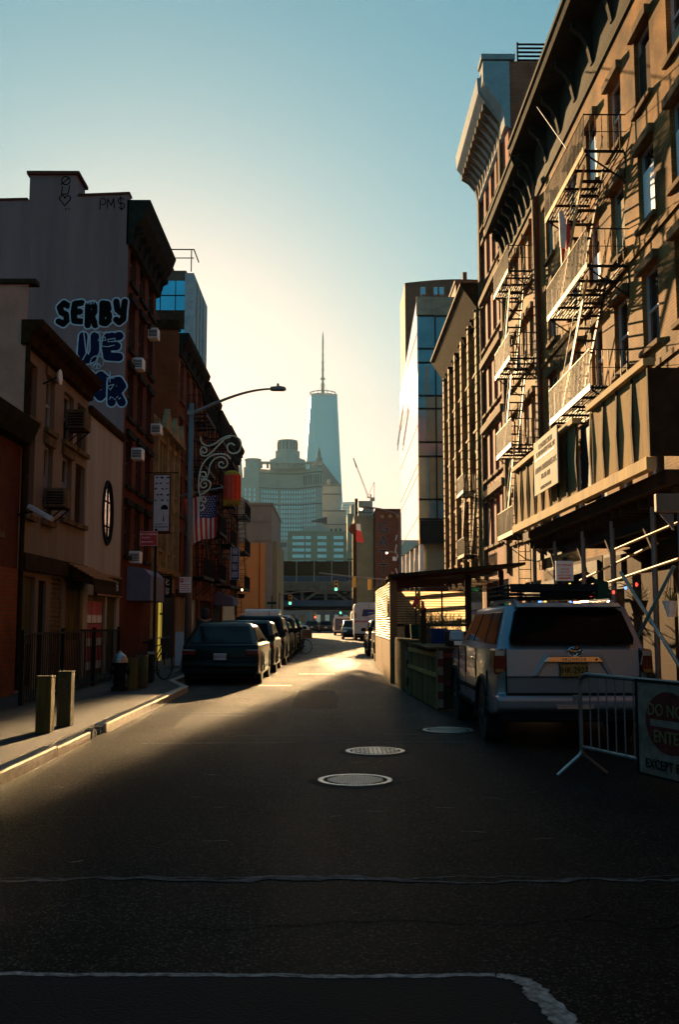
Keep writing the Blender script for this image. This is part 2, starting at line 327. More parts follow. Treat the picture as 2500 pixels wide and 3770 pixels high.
# ------------------------------------------------------------------ the setting: ground, pavements, kerbs, seams
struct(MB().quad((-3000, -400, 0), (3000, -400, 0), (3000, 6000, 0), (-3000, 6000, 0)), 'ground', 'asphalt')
XL, XR, KL, KR = -6.2, 7.0, -3.12, 4.45
def ribbon(pts, w, z=.004):
    mb = MB(); L = []
    for i, (x, y) in enumerate(pts):
        a = Vector(pts[max(i - 1, 0)]); b = Vector(pts[min(i + 1, len(pts) - 1)]); t = (b - a).normalized(); nn = Vector((-t.y, t.x))
        ww = (w[i] if isinstance(w, list) else w) / 2; L.append(((x + nn.x * ww, y + nn.y * ww, z), (x - nn.x * ww, y - nn.y * ww, z)))
    for (a, b), (c, d) in zip(L, L[1:]): mb.quad(a, b, d, c)
    return mb
struct(MB().prism([(-40, -30), (KL - .16, -30), (KL - .16, 22.0), (-3.9, 24.2), (-3.9, 66.5), (-40, 66.5)], 'z', -.2, .13), 'pavement', 'pave')
struct(box(KR + .16, 40, -30, 60.5, -.2, .13), 'pavement', 'pave')
struct(box(-60, -4.9, 94, 158, -.2, .13), 'pavement', 'pave')
struct(box(5.6, 60, 74, 158, -.2, .13), 'pavement', 'pave')
def kerb(x0, x1, segs):
    for a, b, dz in segs: struct(box(x0, x1, a, b, -.2, .131 + dz), 'kerb', 'kerb', bevel=.02)
kerb(KL - .16, KL, [(-30, 8.6, 0), (8.62, 11.6, .004), (11.62, 13.2, -.012), (14.1, 17.6, .002), (17.62, 22, 0)])
struct(MB().prism([(KL - .16, 22.0), (KL, 22.0), (-3.74, 24.2), (-3.74, 66.5), (-3.9, 66.5), (-3.9, 24.2)], 'z', -.2, .132), 'kerb', 'kerb')
# broken kerb: a few lumps where the steel facing is missing
_b = MB()
for i in range(16):
    y = 13.22 + i * .054; _b.box(KL - .16, KL - .02 - rnd.random() * .08, y, y + .05, -.2, .06 + rnd.random() * .06)
struct(_b, 'kerb', 'seam')
kerb(KR, KR + .16, [(-30, 20, 0), (20.02, 60.5, .003)])
def jag(x0, x1, y, amp, n=60, tilt=0):
    out = []; v = 0
    for i in range(n + 1):
        v = v * .8 + rnd.uniform(-amp, amp); t = i / n; out.append((x0 + (x1 - x0) * t, y + v + tilt * t))
    return out
for _o, _w, _m in ((0, .06, 'faint'), (.03, .012, 'seam')):
    struct(ribbon([(x, y + _o) for x, y in jag(-5, 3.2, 6.24, .03, 140, -.05)], [_w * rnd.uniform(.25, 1) + (.13 if _m == 'faint' else .05) * math.exp(-((i / 140 - .60) / .07) ** 2) * rnd.random() for i in range(141)], .0045 + _o * .02), 'road_seam', _m)
_e = jag(-4, .72, 4.64, .009, 130, -.09)
struct(ribbon(_e, [.012 + .022 * max(0, min(1, i / 60)) + rnd.random() * .014 for i in range(131)], .006), 'road_seam', 'edge')
_c = [(.72, 4.55), (.79, 4.53), (.84, 4.47), (.86, 4.38), (.875, 4.25), (.90, 4.1), (.92, 3.95), (.95, 3.8), (.97, 3.6), (1.0, 3.4)]
_c2 = [(a[0] + (b[0] - a[0]) * k / 4 + rnd.uniform(-.012, .012), a[1] + (b[1] - a[1]) * k / 4) for a, b in zip(_c, _c[1:]) for k in range(4)]
struct(ribbon(_c2, [.05 + .05 * min(1, i / 12) + rnd.uniform(-.015, .02) for i in range(len(_c2))], .007), 'road_seam', 'edge')
struct(MB().add([(-5, 1.5, .004), (1.2, 1.5, .004), (1.0, 3.4, .004), (.92, 3.95, .004), (.86, 4.38, .004), (.79, 4.53, .004), (.72, 4.55, .004), (-4, 4.64, .004), (-5, 4.64, .004)], [tuple(range(9))]), 'tar_patch', 'tar')
struct(ribbon(jag(-2.4, 1.75, 12.9, .006, 60, .12), .04), 'road_seam', 'seam')
struct(ribbon(jag(-1.3, 1.6, 13.75, .006, 60, .1), .035), 'road_seam', 'seam')
K['paintw'] = mat('worn road paint', (.45, .42, .36), .6, 0, .4, 5)
struct(MB().quad((-1.75, 24.0, .004), (-.95, 24.0, .004), (-.95, 24.35, .004), (-1.75, 24.35, .004)), 'road_marking', 'paintw')
struct(MB().quad((-.95, 29.2, .004), (.1, 29.2, .004), (.1, 29.5, .004), (-.95, 29.5, .004)), 'road_marking', 'paintw')
for yy in (16.6, 17.1): struct(ribbon(jag(-2.6, -1.4, yy, .02, 20), .05), 'road_seam', 'seam')
# manhole covers
def manhole(x, y, r, style, label):
    t = thing('manhole_cover', label, 'manhole cover', (x, y, 0), 'manhole covers in the road')
    MB().lathe([(r, .0), (r, .012), (r - .012, .014), (r - .05, .012), (r - .05, .0)], (x, y, 0), 40).build('ring', 'steel', t)
    MB().lathe([(r - .055, .0), (r - .055, .006)], (x, y, 0), 40).build('cover', 'black', t)
    mb = MB(); q = r - .075
    if style == 0:
        n = 17
        for i in range(n):
            yy = -q + 2 * q * (i + .5) / n; h = math.sqrt(max(0, q * q - yy * yy)); k = int(h / .03)
            for j in range(-k, k + 1):
                xx = (j + (.5 if i % 2 else 0)) * .05
                if abs(xx) < h - .02: mb.box(x + xx - .018, x + xx + .018, y + yy - .008, y + yy + .008, .006, .013)
    else:
        for i in range(11):
            xx = -q + 2 * q * (i + .5) / 11; h = math.sqrt(q * q - xx * xx); k = max(1, int(h / .04))
            for j in range(-k, k):
                if (i + j) % 3 or abs(xx) < .06: mb.box(x + xx - .02, x + xx + .02, y + j * h / k + .004, y + (j + .8) * h / k, .006, .013)
    mb.build('raised_grid', 'steel', t)
manhole(.235, 9.93, .365, 0, 'round iron manhole cover with a close basket weave grid, the one nearest in the road')
manhole(.525, 12.1, .355, 1, 'round iron manhole cover with pale broad rim and slotted pattern, between the other two')
manhole(1.66, 14.38, .36, 0, 'dull manhole cover beside the rear wheel of the silver SUV')

for i in range(46):
    x, y = rnd.uniform(-2.9, 2.0), rnd.uniform(4.9, 22); L_ = rnd.uniform(.05, .28); a = rnd.gauss(0, .35)
    struct(ribbon([(x + L_ * k / 5 * math.cos(a), y + L_ * k / 5 * math.sin(a) + rnd.uniform(-.01, .01)) for k in range(6)], [rnd.uniform(.006, .02) for k in range(6)], .0045), 'road_scuff', 'seam')

for x, y, r in ((.235, 9.93, .365), (.525, 12.1, .355), (1.66, 14.38, .36)):
    struct(MB().add([(x + (r + .09 + rnd.uniform(-.012, .012)) * math.cos(k * math.pi / 20), y + (r + .09 + rnd.uniform(-.012, .012)) * math.sin(k * math.pi / 20), .003) for k in range(40)], [tuple(range(40))]), 'tar_collar', 'tar')
def crack(x, y, a, n, st=.16):
    p = [(x, y)]
    for k in range(n): a += rnd.gauss(0, .38); p.append((p[-1][0] + st * math.cos(a), p[-1][1] + st * math.sin(a)))
    struct(ribbon(p, [rnd.uniform(.006, .02) for _ in p], .0042), 'road_crack', 'tar')
for x, y, a, n in ((-2.6, 8.2, .5, 16), (-1.4, 10.6, 1.3, 22), (.9, 7.2, .2, 12), (-2.2, 14.5, .2, 18), (-.6, 16, 1.4, 20), (1.2, 11, 1.1, 12), (-.9, 5.3, .15, 16), (1.3, 5.4, -.1, 10), (-2.0, 19, 1.2, 22)): crack(x, y, a, n)
for x0, x1, y0, y1 in ((-2.3, -.9, 14.6, 17.2), (-.7, .1, 18.0, 22.5)):
    q = [(x0 + rnd.uniform(-.05, .05) + (x1 - x0) * u, y0 + rnd.uniform(-.05, .05) + (y1 - y0) * v, .0036) for u, v in ((0, 0), (.5, -.01), (1, 0), (1.02, .5), (1, 1), (.5, 1.02), (0, 1), (-.02, .5))]
    struct(MB().add(q, [tuple(range(8))]), 'road_patch', 'tarold')
# ------------------------------------------------------------------ facade kit
def facade(parent, material, xf, y0, y1, z0, z1, wins, depth=.18, back=14., parapet=0., name='wall'):
    """a hollow building body whose street wall (at x = xf) has real openings"""
    o = -1 if xf > 0 else 1; mb = MB(); xb = xf - o * back; xi = xf - o * depth
    ys = sorted({y0, y1, *[w[0] for w in wins], *[w[1] for w in wins]}); zs = sorted({z0, z1, *[w[2] for w in wins], *[w[3] for w in wins]})
    for a, b in zip(ys, ys[1:]):
        for c, d in zip(zs, zs[1:]):
            cyy, czz = (a + b) / 2, (c + d) / 2
            if any(w[0] < cyy < w[1] and w[2] < czz < w[3] for w in wins): continue
            mb.quad((xf, a, c), (xf, b, c), (xf, b, d), (xf, a, d))
    for a, b, c, d in wins:
        mb.quad((xf, a, c), (xi, a, c), (xi, a, d), (xf, a, d)); mb.quad((xf, b, c), (xi, b, c), (xi, b, d), (xf, b, d))
        mb.quad((xf, a, c), (xf, b, c), (xi, b, c), (xi, a, c)); mb.quad((xf, a, d), (xf, b, d), (xi, b, d), (xi, a, d))
    for y in (y0, y1): mb.quad((xf, y, z0), (xb, y, z0), (xb, y, z1), (xf, y, z1))
    mb.quad((xb, y0, z0), (xb, y1, z0), (xb, y1, z1), (xb, y0, z1)); mb.quad((xf, y0, z1 - parapet), (xf, y1, z1 - parapet), (xb, y1, z1 - parapet), (xb, y0, z1 - parapet))
    return mb.build(name, material, parent)
def window(parent, xf, w, depth=.18, fm='frame', gm='glass', sill=None, lintel=None, shut=None, bars=1, hood=0.):
    o = -1 if xf > 0 else 1; a, b, c, d = w; x1 = xf - o * (depth - .07); x0 = xf - o * depth; lo, hi = min(x0, x1), max(x0, x1); t = .055
    mb = MB().box(lo, hi, a, a + t, c, d).box(lo, hi, b - t, b, c, d).box(lo, hi, a + t, b - t, c, c + t).box(lo, hi, a + t, b - t, d - t, d)
    m = (c + d) / 2
    if bars: mb.box(lo + .012, hi - .004, a + t, b - t, m - .03, m + .03)
    if bars > 1: mb.box(lo + .014, hi - .006, (a + b) / 2 - .02, (a + b) / 2 + .02, c + t, m - .03).box(lo + .014, hi - .006, (a + b) / 2 - .02, (a + b) / 2 + .02, m + .03, d - t)
    f = mb.build('window', fm, parent)
    xm = x0 + o * .02
    MB().box(min(xm, x0 + o * .008), max(xm, x0 + o * .008), a + .02, b - .02, c + .02, d - .02).build('pane', gm, f)
    if shut: MB().box(min(x1, x1 + o * .01), max(x1, x1 + o * .01), a + t, b - t, c + t, c + (d - c) * shut[0]).build('blind', shut[1], f)
    def pr(x, y, z, dx, name, mm, z2):
        MB().box(min(xf, xf + o * dx), max(xf, xf + o * dx), a - x, b + x, z, z2).build(name, mm, f, bevel=.012)
    if sill: pr(.10, 0, c - .12, .10, 'sill', sill, c)
    if lintel: pr(.10, 0, d, .05 + hood, 'lintel', lintel, d + .20)
    return f
def cornice(parent, xf, y0, y1, z0, prof, material, name='cornice', brackets=None, bm=None, bdims=(.16, .5, .7), bz=-.14):
    """prof: list of (out, z) from the wall up; extruded along the street"""
    o = -1 if xf > 0 else 1
    pts = [(xf - o * .05, z0 + prof[0][1])] + [(xf + o * p, z0 + z) for p, z in prof] + [(xf - o * .05, z0 + prof[-1][1])]
    c = MB().prism(pts, 'y', y0, y1).build(name, material, parent)
    if brackets:
        bw, bo, bh = bdims
        for i in range(brackets):
            y = y0 + .15 + (y1 - y0 - .3 - bw) * i / (brackets - 1); zt = z0 + bz
            q = [(xf, zt - bh), (xf + o * .12, zt - bh), (xf + o * .22, zt - bh * .6), (xf + o * bo * .6, zt - bh * .35), (xf + o * bo, zt - bh * .18), (xf + o * bo, zt - .003), (xf, zt - .003)]
            MB().prism(q, 'y', y, y + bw).build('bracket', bm or material, c)
    return c
def ac_unit(loc, label, out, size=(.5, .6, .42), group='window air conditioners', support=True, m='stone'):
    """loc is the middle of the face against the wall; out is +1 / -1 along x"""
    x, y, z = loc; d, w, h = size
    t = thing('air_conditioner', label, 'air conditioner', (x, y, z), group)
    MB().box(min(x, x + out * d), max(x, x + out * d), y - w / 2, y + w / 2, z, z + h).build('casing', m, t, bevel=.02)
    mb = MB()
    for i in range(5): mb.box(x + out * d * .12, x + out * d * .92, y - w / 2 - .008, y - w / 2 + .004, z + .06 + i * (h - .12) / 5, z + .06 + (i + .55) * (h - .12) / 5) if out > 0 else mb.box(x - d * .92, x - d * .12, y - w / 2 - .008, y - w / 2 + .004, z + .06 + i * (h - .12) / 5, z + .06 + (i + .55) * (h - .12) / 5)
    mb.build('grille', 'black', t)
    if support:
        mb = MB()
        for s in (-.4, .4): mb.bar((x, y + s * w, z - .012), (x + out * d, y + s * w, z - .012), .03, .02).bar((x + out * .02, y + s * w, z - .35), (x + out * d * .9, y + s * w, z - .02), .025)
        mb.build('support_bracket', 'iron', t)
    return t
def fire_escape(label, xf, y0, y1, levels, depth=.95, material='iron', edge='ironlit', stair=True, rail=.85, ladder=False, group='fire escapes', slat=.075, brackets=True):
    o = -1 if xf > 0 else 1; xa, xo = xf + o * .04, xf + o * depth
    t = thing('fire_escape', label, 'fire escape', (xf + o * depth / 2, (y0 + y1) / 2, levels[0]), group)
    lo, hi = min(xa, xo), max(xa, xo)
    for li, z in enumerate(levels):
        p = MB(); n = max(3, int((hi - lo - .06) / slat))
        hole = stair and li > 0
        for i in range(n):
            x = lo + .04 + (hi - lo - .08) * i / (n - 1)
            a = y0
            if hole and lo + .12 < x < hi - .12 and abs(x - (lo + hi) / 2) < .30: a = y0 + (y1 - y0) * .52
            p.box(x - .016, x + .016, a, y1, z - .012, z + .012)
        for i in range(5):
            y = y0 + .05 + (y1 - y0 - .1) * i / 4; p.box(lo, hi, y - .025, y + .025, z - .07, z - .013)
        pl = p.build('platform', material, t)
        MB().box(min(xo, xo + o * .02), max(xo, xo + o * .02), y0, y1, z - .10, z + .05).build('edge_beam', edge, pl)
        r = MB(); nb = int((y1 - y0) / .13)
        for i in range(nb + 1): y = y0 + (y1 - y0) * i / nb; r.box(xo - .009, xo + .009, y - .009, y + .009, z + .051, z + rail)
        for y in (y0, y1):
            for i in range(1, 7): x = xf + (xo - xf) * i / 7; r.box(x - .009, x + .009, y - .009, y + .009, z + .013, z + rail)
            r.bar((xf, y, z + rail), (xo, y, z + rail), .035, .02); r.bar((xf, y, z + rail * .5), (xo, y, z + rail * .5), .02, .012)
        r.build('railing', material, pl)
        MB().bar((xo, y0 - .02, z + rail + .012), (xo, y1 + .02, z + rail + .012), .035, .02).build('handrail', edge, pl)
        if brackets:
            for y in (y0 + .12, y1 - .12): MB().bar((xf, y, z - .75), (xo - o * .06, y, z - .08), .04, .03).bar((xf + o * .01, y, z - .8), (xf + o * .01, y, z - .02), .03, .03).build('bracket', material, pl)
        if stair and li < len(levels) - 1:
            z2 = levels[li + 1]; xm = (lo + hi) / 2; ya, yb = y1 - .25, y0 + (y1 - y0) * .22
            for s in (-.24, .24):
                MB().bar((xm + s, ya, z + .02), (xm + s, yb, z2 + .02), .03, .14).build('stringer', edge if s * o > 0 else material, t)  # stringer on the sun side takes the lit colour, the other stays dark
            st = MB(); k = max(6, int((z2 - z) / .24))
            for i in range(1, k): q = i / k; y = ya + (yb - ya) * q; zz = z + (z2 - z) * q; st.box(xm - .22, xm + .22, y - .08, y + .08, zz - .008, zz + .012)
            for s in (-.24, .24): st.bar((xm + s, ya, z + .8), (xm + s, yb, z2 + .8), .02)
            st.build('treads', material, t)
    if ladder:
        z = levels[0]; xm = (lo + hi) / 2; l = MB()
        for s in (-.2, .2): l.bar((xm + s, y0 + .5, ladder), (xm + s, y0 + .5, z), .035)
        for i in range(int((z - ladder) / .3)): l.bar((xm - .2, y0 + .5, ladder + .15 + i * .3), (xm + .2, y0 + .5, ladder + .15 + i * .3), .022)
        l.build('drop_ladder', material, t)
    return t
def flat(pts2, y, m, name, parent, d=.006):
    """a shape traced on a wall that faces -Y, raised by d"""
    return MB().prism(pts2, 'y', y - d, y).build(name, m, parent)
def stroke(lines, y, r, m, name, parent):
    mb = MB()
    for l in lines:
        for a, b in zip(l, l[1:]): mb.add(*_seg(a, b, y, r))
    return mb.build(name, m, parent)
def _seg(a, b, y, r):
    a, b = Vector(a), Vector(b); t = (b - a); t = t.normalized() if t.length else Vector((1, 0)); n = Vector((-t.y, t.x)) * r / 2; a = a - t * r * .4; b = b + t * r * .4
    q = [a + n, b + n, b - n, a - n]
    vs_ = [(p.x, yy, p.y) for yy in (y - .009, y - .001) for p in q]
    return vs_, [(0, 1, 2, 3), (7, 6, 5, 4), (0, 4, 5, 1), (1, 5, 6, 2), (2, 6, 7, 3), (3, 7, 4, 0)]
def arc(cx, cz, r, a0, a1, n=10, rz=None): return [(cx + r * math.cos(R(a0 + (a1 - a0) * i / n)), cz + (rz or r) * math.sin(R(a0 + (a1 - a0) * i / n))) for i in range(n + 1)]

# ------------------------------------------------------------------ LEFT SIDE
# far left: low dark brick shop
b = thing('brick_shop', 'low dark brick shop at the far left edge with an orange lit brick pier', 'building', (XL, 10, 0))
facade(b, 'redd', XL, -30, 19.75, 0, 5.35, [(6, 8, .4, 2.6), (14.6, 15.9, 3.2, 4.6), (17.2, 18.5, 3.2, 4.6), (10, 15, .5, 2.6)])
for w in [(14.6, 15.9, 3.2, 4.6), (17.2, 18.5, 3.2, 4.6)]: window(b, XL, w, sill='stone', fm='framed')
MB().box(XL - .1, XL - .05, 10, 15, .5, 2.6).build('roller_shutter', 'framed', b); MB().box(XL - .1, XL - .05, 6, 8, .4, 2.6).build('roller_shutter', 'framed', b)
cornice(b, XL, -30, 19.75, 5.35, [(.0, -.35), (.18, -.3), (.3, -.05), (.36, .12)], 'cornice')
MB().box(XL + .003, XL + .09, 17.6, 19.5, 0.13, 2.55).build('orange_lit_pier', 'orange', b)  # orange light on the pier put into its brick colour
sp = thing('floodlight', 'grey floodlight on a bracket above the left pavement', 'lamp', (XL, 19.6, 3.6))
MB().bar((XL, 19.6, 3.62), (XL + .45, 19.6, 3.72), .03).build('arm', 'iron', sp); MB().bar((XL + .25, 19.5, 3.78), (XL + .72, 19.5, 3.52), .16, .09).build('housing', 'grafw', sp, bevel=.01)
# three storey grey brown house
b = thing('rendered_house', 'grey brown three storey house with a pinkish end wall and a sloping cornice line', 'building', (XL, 22.4, 0))
W1 = [(20.02, 20.62, 5.7, 6.85), (21.3, 21.98, 5.7, 6.85), (22.75, 23.6, 5.7, 6.85), (23.95, 24.85, 5.7, 6.85), (20.02, 20.62, 3.7, 5.35), (21.3, 21.98, 3.7, 5.35), (22.75, 23.6, 3.9, 5.35), (23.95, 24.85, 3.9, 5.35)]
S1 = [(20.05, 20.95, .13, 2.45), (21.2, 21.75, .13, 2.4), (22.1, 23.1, .13, 2.5), (23.4, 24.75, .13, 2.35)]
facade(b, 'greyr', XL, 19.76, 25.02, 0, 7.5, W1 + S1)
for i, w in enumerate(W1): window(b, XL, w, fm='framed' if i in (0, 3, 4, 7) else 'frame', sill='stone', lintel='stone' if i in (1, 5, 6) else None, shut=(.98, 'woodd') if i in (3, 7) else (.6, 'lav') if i in (5, 6) else None)
for (a, e, c, d), m, nm in zip(S1, ('olive', 'black', 'framed', 'ochre'), ('door', 'doorway', 'roller_shutter', 'door')):
    q = MB().box(XL - .12, XL - .06, a, e, c, d).build(nm, m, b)
    if nm == 'roller_shutter':
        s = MB()
        for i in range(22): s.box(XL - .058, XL - .035, a + .02, e - .02, c + .05 + i * .105, c + .1 + i * .105)
        s.build('slats', 'wood', q)
    if nm == 'door': MB().box(XL - .058, XL - .03, a + .06, e - .06, c + .1, c + .95).build('lower_panel', 'woodo' if e > 24 else 'woodd', q); MB().ball((XL - .03, a + .1, 1.1), .03).build('handle', 'steel', q)
cornice(b, XL, 19.6, 25.0, 7.5, [(.0, -.42), (.12, -.38), (.16, -.18), (.34, -.08), (.38, .08)], 'corniceb')
MB().box(XL + .003, XL + .1, 19.9, 25.0, 2.55, 2.9).build('shop_fascia', 'woodd', b)
MB().box(-20, XL + .02, 19.70, 19.755, 0.1, 8.34).build('end_wall', 'pink', b); MB().box(-20, XL + .2, 19.64, 19.9, 8.343, 8.44).build('coping', 'woodd', b)
MB().tube([(XL + .07, 19.72, 7.2), (XL + .07, 19.72, .2)], .05).build('drainpipe', 'corniceb', b)
ac_unit((XL, 21.65, 3.98), 'air conditioner with rusty bracket low on the grey brown house', 1, (.45, .55, .42))
ac_unit((XL, 23.2, 6.0), 'air conditioner with rusty bracket under the cornice of the grey brown house', 1, (.45, .6, .45))
sd = thing('satellite_dish', 'small pale dish on the upper wall of the grey brown house', 'dish', (XL, 21.05, 6.7))
MB().bar((XL, 21.05, 6.6), (XL + .3, 21.05, 6.75), .03).build('arm', 'iron', sd); MB().lathe([(.02, 0), (.12, .02), (.17, .07)], (XL + .3, 21.05, 6.75), 14, 'x').build('dish', 'swhite', sd)
aw = thing('shop_awning', 'reddish brown ribbed awning over the shop door on the left', 'awning', (XL, 24.2, 2.4))
MB().prism([(XL + .105, 2.85), (XL + .7, 2.52), (XL + .7, 2.36), (XL + .105, 2.5)], 'y', 23.2, 25.6).build('canopy', 'corniceb', aw)
s = MB()
for i in range(7): f = i / 6; s.bar((XL + .12 + .56 * f, 23.18, 2.86 - .32 * f), (XL + .12 + .56 * f, 25.62, 2.86 - .32 * f), .03, .03)
s.build('ribs', 'woodo', aw)
MB().box(XL + .69, XL + .71, 23.22, 25.58, 2.2, 2.37).build('valance', 'woodd', aw)
# white building with the oval window
b = thing('white_building', 'plain off white building with one tall oval window', 'building', (XL, 27.2, 0))
facade(b, 'white', XL, 25.04, 29.28, 0, 6.9, [(25.5, 27.5, .13, 2.2), (27.7, 28.9, .13, 2.2)])
cornice(b, XL, 25.03, 29.25, 6.9, [(.0, -.1), (.06, -.08), (.1, .0), (.1, .1)], 'corniceb', name='coping')
ov = [(27.43 + .58 * math.cos(2 * math.pi * i / 28), 4.5 + .86 * math.sin(2 * math.pi * i / 28)) for i in range(28)]
w = MB().tube([(XL + .01, y, z) for y, z in ov], .055, 6, closed=True).build('oval_window', 'black', b)
MB().prism(ov, 'x', XL - .04, XL + .006).build('pane', 'glass', w)
MB().box(XL + .008, XL + .03, 27.41, 27.45, 3.66, 5.34).box(XL + .009, XL + .025, 26.9, 27.96, 4.78, 4.82).box(XL + .009, XL + .025, 26.9, 27.96, 4.1, 4.14).build('glazing_bars', 'woodd', w)
MB().box(XL - .12, XL - .06, 25.5, 27.5, .13, 2.2).build('shop_shutter', 'ochre', b); MB().box(XL - .12, XL - .06, 27.7, 28.9, .13, 2.2).build('door', 'olive', b)
sg = thing('shop_sign', 'brown wooden shop sign with a black emblem on the white building', 'sign', (XL, 27.7, 2.2))
MB().box(XL + .003, XL + .09, 26.1, 29.15, 2.2, 2.8).build('board', 'woodd', sg); MB().box(XL + .09, XL + .1, 26.1, 29.15, 2.74, 2.8).box(XL + .09, XL + .1, 26.1, 29.15, 2.2, 2.25).build('border', 'woodo', sg)
text('Y', .62, 'swhite', (XL + .105, 27.0, 2.5), sg, rot=(90, 0, 90)); text('Yumbi', .40, 'swhite', (XL + .105, 28.1, 2.5), sg, rot=(90, 0, 90))
for i in range(3):
    for j in range(3):
        p = thing('poster', '%s poster pasted on the closed shutter, %s row, %s' % (('rose red and white', 'red striped', 'crimson and lilac')[j], ('top', 'middle', 'lowest')[i], ('nearest the awning', 'middle of three', 'farthest from the awning')[j]), 'poster', (XL - .05, 25.75 + j * .58, 1.9 - i * .58), 'posters on the shutter')
        y0 = 25.6 + j * .58; z1 = 2.05 - i * .6
        MB().box(XL - .058, XL - .05, y0, y0 + .55, z1 - .57, z1).build('sheet', 'pinkp', p); MB().box(XL - .05, XL - .047, y0 + .02, y0 + .53, z1 - .56, z1 - .36).build('pale_band', 'swhite', p)
    # tall building with graffiti
b = thing('graffiti_building', 'tall tenement with a blank mauve end wall covered in bubble graffiti', 'building', (XL, 31.8, 0))
W = []
for f in range(5):
    for k in range(3): W.append((29.75 + k * 1.55, 30.65 + k * 1.55, 3.5 + f * 2.1, 5.0 + f * 2.1))
facade(b, 'redd', XL, 29.36, 34.25, 0, 14.2, W)
for w in W: window(b, XL, w, fm='framed', sill='cornice', lintel='cornice', hood=.06)
cornice(b, XL, 29.3, 34.4, 14.2, [(.0, -1.3), (.14, -1.25), (.2, -.8), (.5, -.35), (.62, .0), (.66, .12)], 'cornice', brackets=7, bdims=(.14, .42, .55), bz=-.72)
ew = MB().box(-25, XL + .004, 29.30, 29.355, 0, 14.15).build('end_wall', 'plum', b)
MB().prism([(XL, 14.15), (XL, 14.5), (-7.8, 14.42), (-7.8, 14.15)], 'y', 29.3, 29.6).prism([(-9.24, 14.15), (-9.24, 14.3), (-25, 13.9), (-25, 14.15)], 'y', 29.3, 29.6).build('parapet', 'plum', b)
MB().prism([(XL + .03, 14.5), (XL + .03, 14.56), (-7.75, 14.49), (-7.75, 14.42)], 'y', 29.26, 29.65).prism([(-9.28, 14.3), (-9.28, 14.36), (-25, 13.96), (-25, 13.9)], 'y', 29.26, 29.65).build('coping', 'redd', b)
c = MB().box(-9.24, -7.8, 29.3, 30.3, 14.15, 15.1).build('chimney', 'plum', b); MB().box(-9.32, -7.72, 29.22, 30.38, 15.1, 15.2).build('cap', 'redd', c)
MB().box(-12.6, -11.15, 29.27, 29.30, 11.2, 12.5).build('window', 'frame', b)
Yg = 29.298
def graffiti(name, label): return thing('graffiti', label, 'graffiti', (name[0], Yg, name[1]), 'graffiti on the mauve wall')
g = graffiti((-7.3, 10.8), 'black bubble letters with a pale glowing outline, topmost big tag on the mauve wall')
GL = {'S': [[(.9, .88), (.5, 1), (.12, .8), (.3, .55), (.75, .45), (.88, .2), (.5, 0), (.05, .12)]], 'E': [[(.85, .95), (.2, .9), (.1, .5), (.2, .08), (.85, .05)], [(.15, .5), (.7, .52)]],
      'R': [[(.12, 0), (.12, .95), (.6, 1), (.85, .75), (.55, .5), (.2, .48)], [(.45, .48), (.85, 0)]], 'B': [[(.12, .05), (.12, .98), (.6, .95), (.72, .72), (.3, .52), (.75, .45), (.85, .2), (.5, .02), (.15, .04)]],
      'Y': [[(.08, 1), (.2, .62), (.5, .48), (.82, .62), (.9, 1)], [(.82, .62), (.78, .15), (.4, 0), (.12, .12)]], 'U': [[(.15, 1), (.1, .3), (.35, 0), (.7, .08), (.85, .4), (.82, 1)]], 'N': [[(.1, 0), (.15, .95), (.8, .1), (.85, 1)]], 'O': [[(.5, 1), (.15, .8), (.1, .3), (.5, 0), (.9, .3), (.85, .8), (.5, 1)]],
      'G': [[(.85, .85), (.45, 1), (.1, .6), (.2, .1), (.65, 0), (.88, .3), (.6, .42)]], 'A': [[(.05, 0), (.45, 1), (.95, 0)], [(.25, .4), (.75, .4)]], 'T': [[(.05, .95), (.95, .95)], [(.5, .95), (.5, 0)]]}
def puffy(g, word, x0, z0, w, h, step, y, fill, line, r, rim=.045, tilt=0.):
    """fat rounded spray can letters: discs and bars along each stroke, a paler wider layer behind"""
    for q, ch in enumerate(word):
        for kind, rr, dy, m in (('outline', r + rim, .0, line), ('letter', r, .006, fill)):
            mb = MB(); k = 0; yy = y - dy - .011 * q
            for l in GL[ch]:
                P = [(x0 + q * step + a * w, z0 + b * h + tilt * q + .05 * math.sin(q * 2.1)) for a, b in l]
                for a, b in zip(P, P[1:]):
                    A, B_ = Vector(a), Vector(b); t_ = (B_ - A).normalized(); n_ = Vector((-t_.y, t_.x)) * rr; yk = yy - k * .00015; k += 1
                    mb.add([(p.x, yk, p.y) for p in (A + n_, B_ + n_, B_ - n_, A - n_)], [(0, 1, 2, 3)])
                for a in P:
                    yk = yy - k * .00015; k += 1; mb.add([(a[0] + rr * math.cos(i * math.pi / 9), yk, a[1] + rr * math.sin(i * math.pi / 9)) for i in range(18)], [tuple(range(18))])
            mb.build(kind, m, g)
puffy(g, 'SERBY', -8.24, 10.42, .31, .64, .43, Yg, 'graf', 'grafw', .098)
text('RBV', .14, 'grafw', (-7.25, Yg - .075, 11.05), g, 'small_tag', depth=.002)
g = graffiti((-7.1, 9.7), 'navy blue bubble throw up with a peace sign and pale outline, in the middle')
puffy(g, 'UE', -7.55, 9.32, .52, .72, .72, Yg, 'grafb', 'grafw', .13)
stroke([arc(-7.02, 9.22, .2, 0, 360, 20), [(-7.02, 9.42), (-7.02, 9.02)], [(-7.02, 9.22), (-7.16, 9.08)], [(-7.02, 9.22), (-6.88, 9.08)], [(-7.45, 10.2), (-7.35, 9.5), (-7.45, 9.3)]], Yg - .075, .03, 'grafw', 'peace_sign', g)
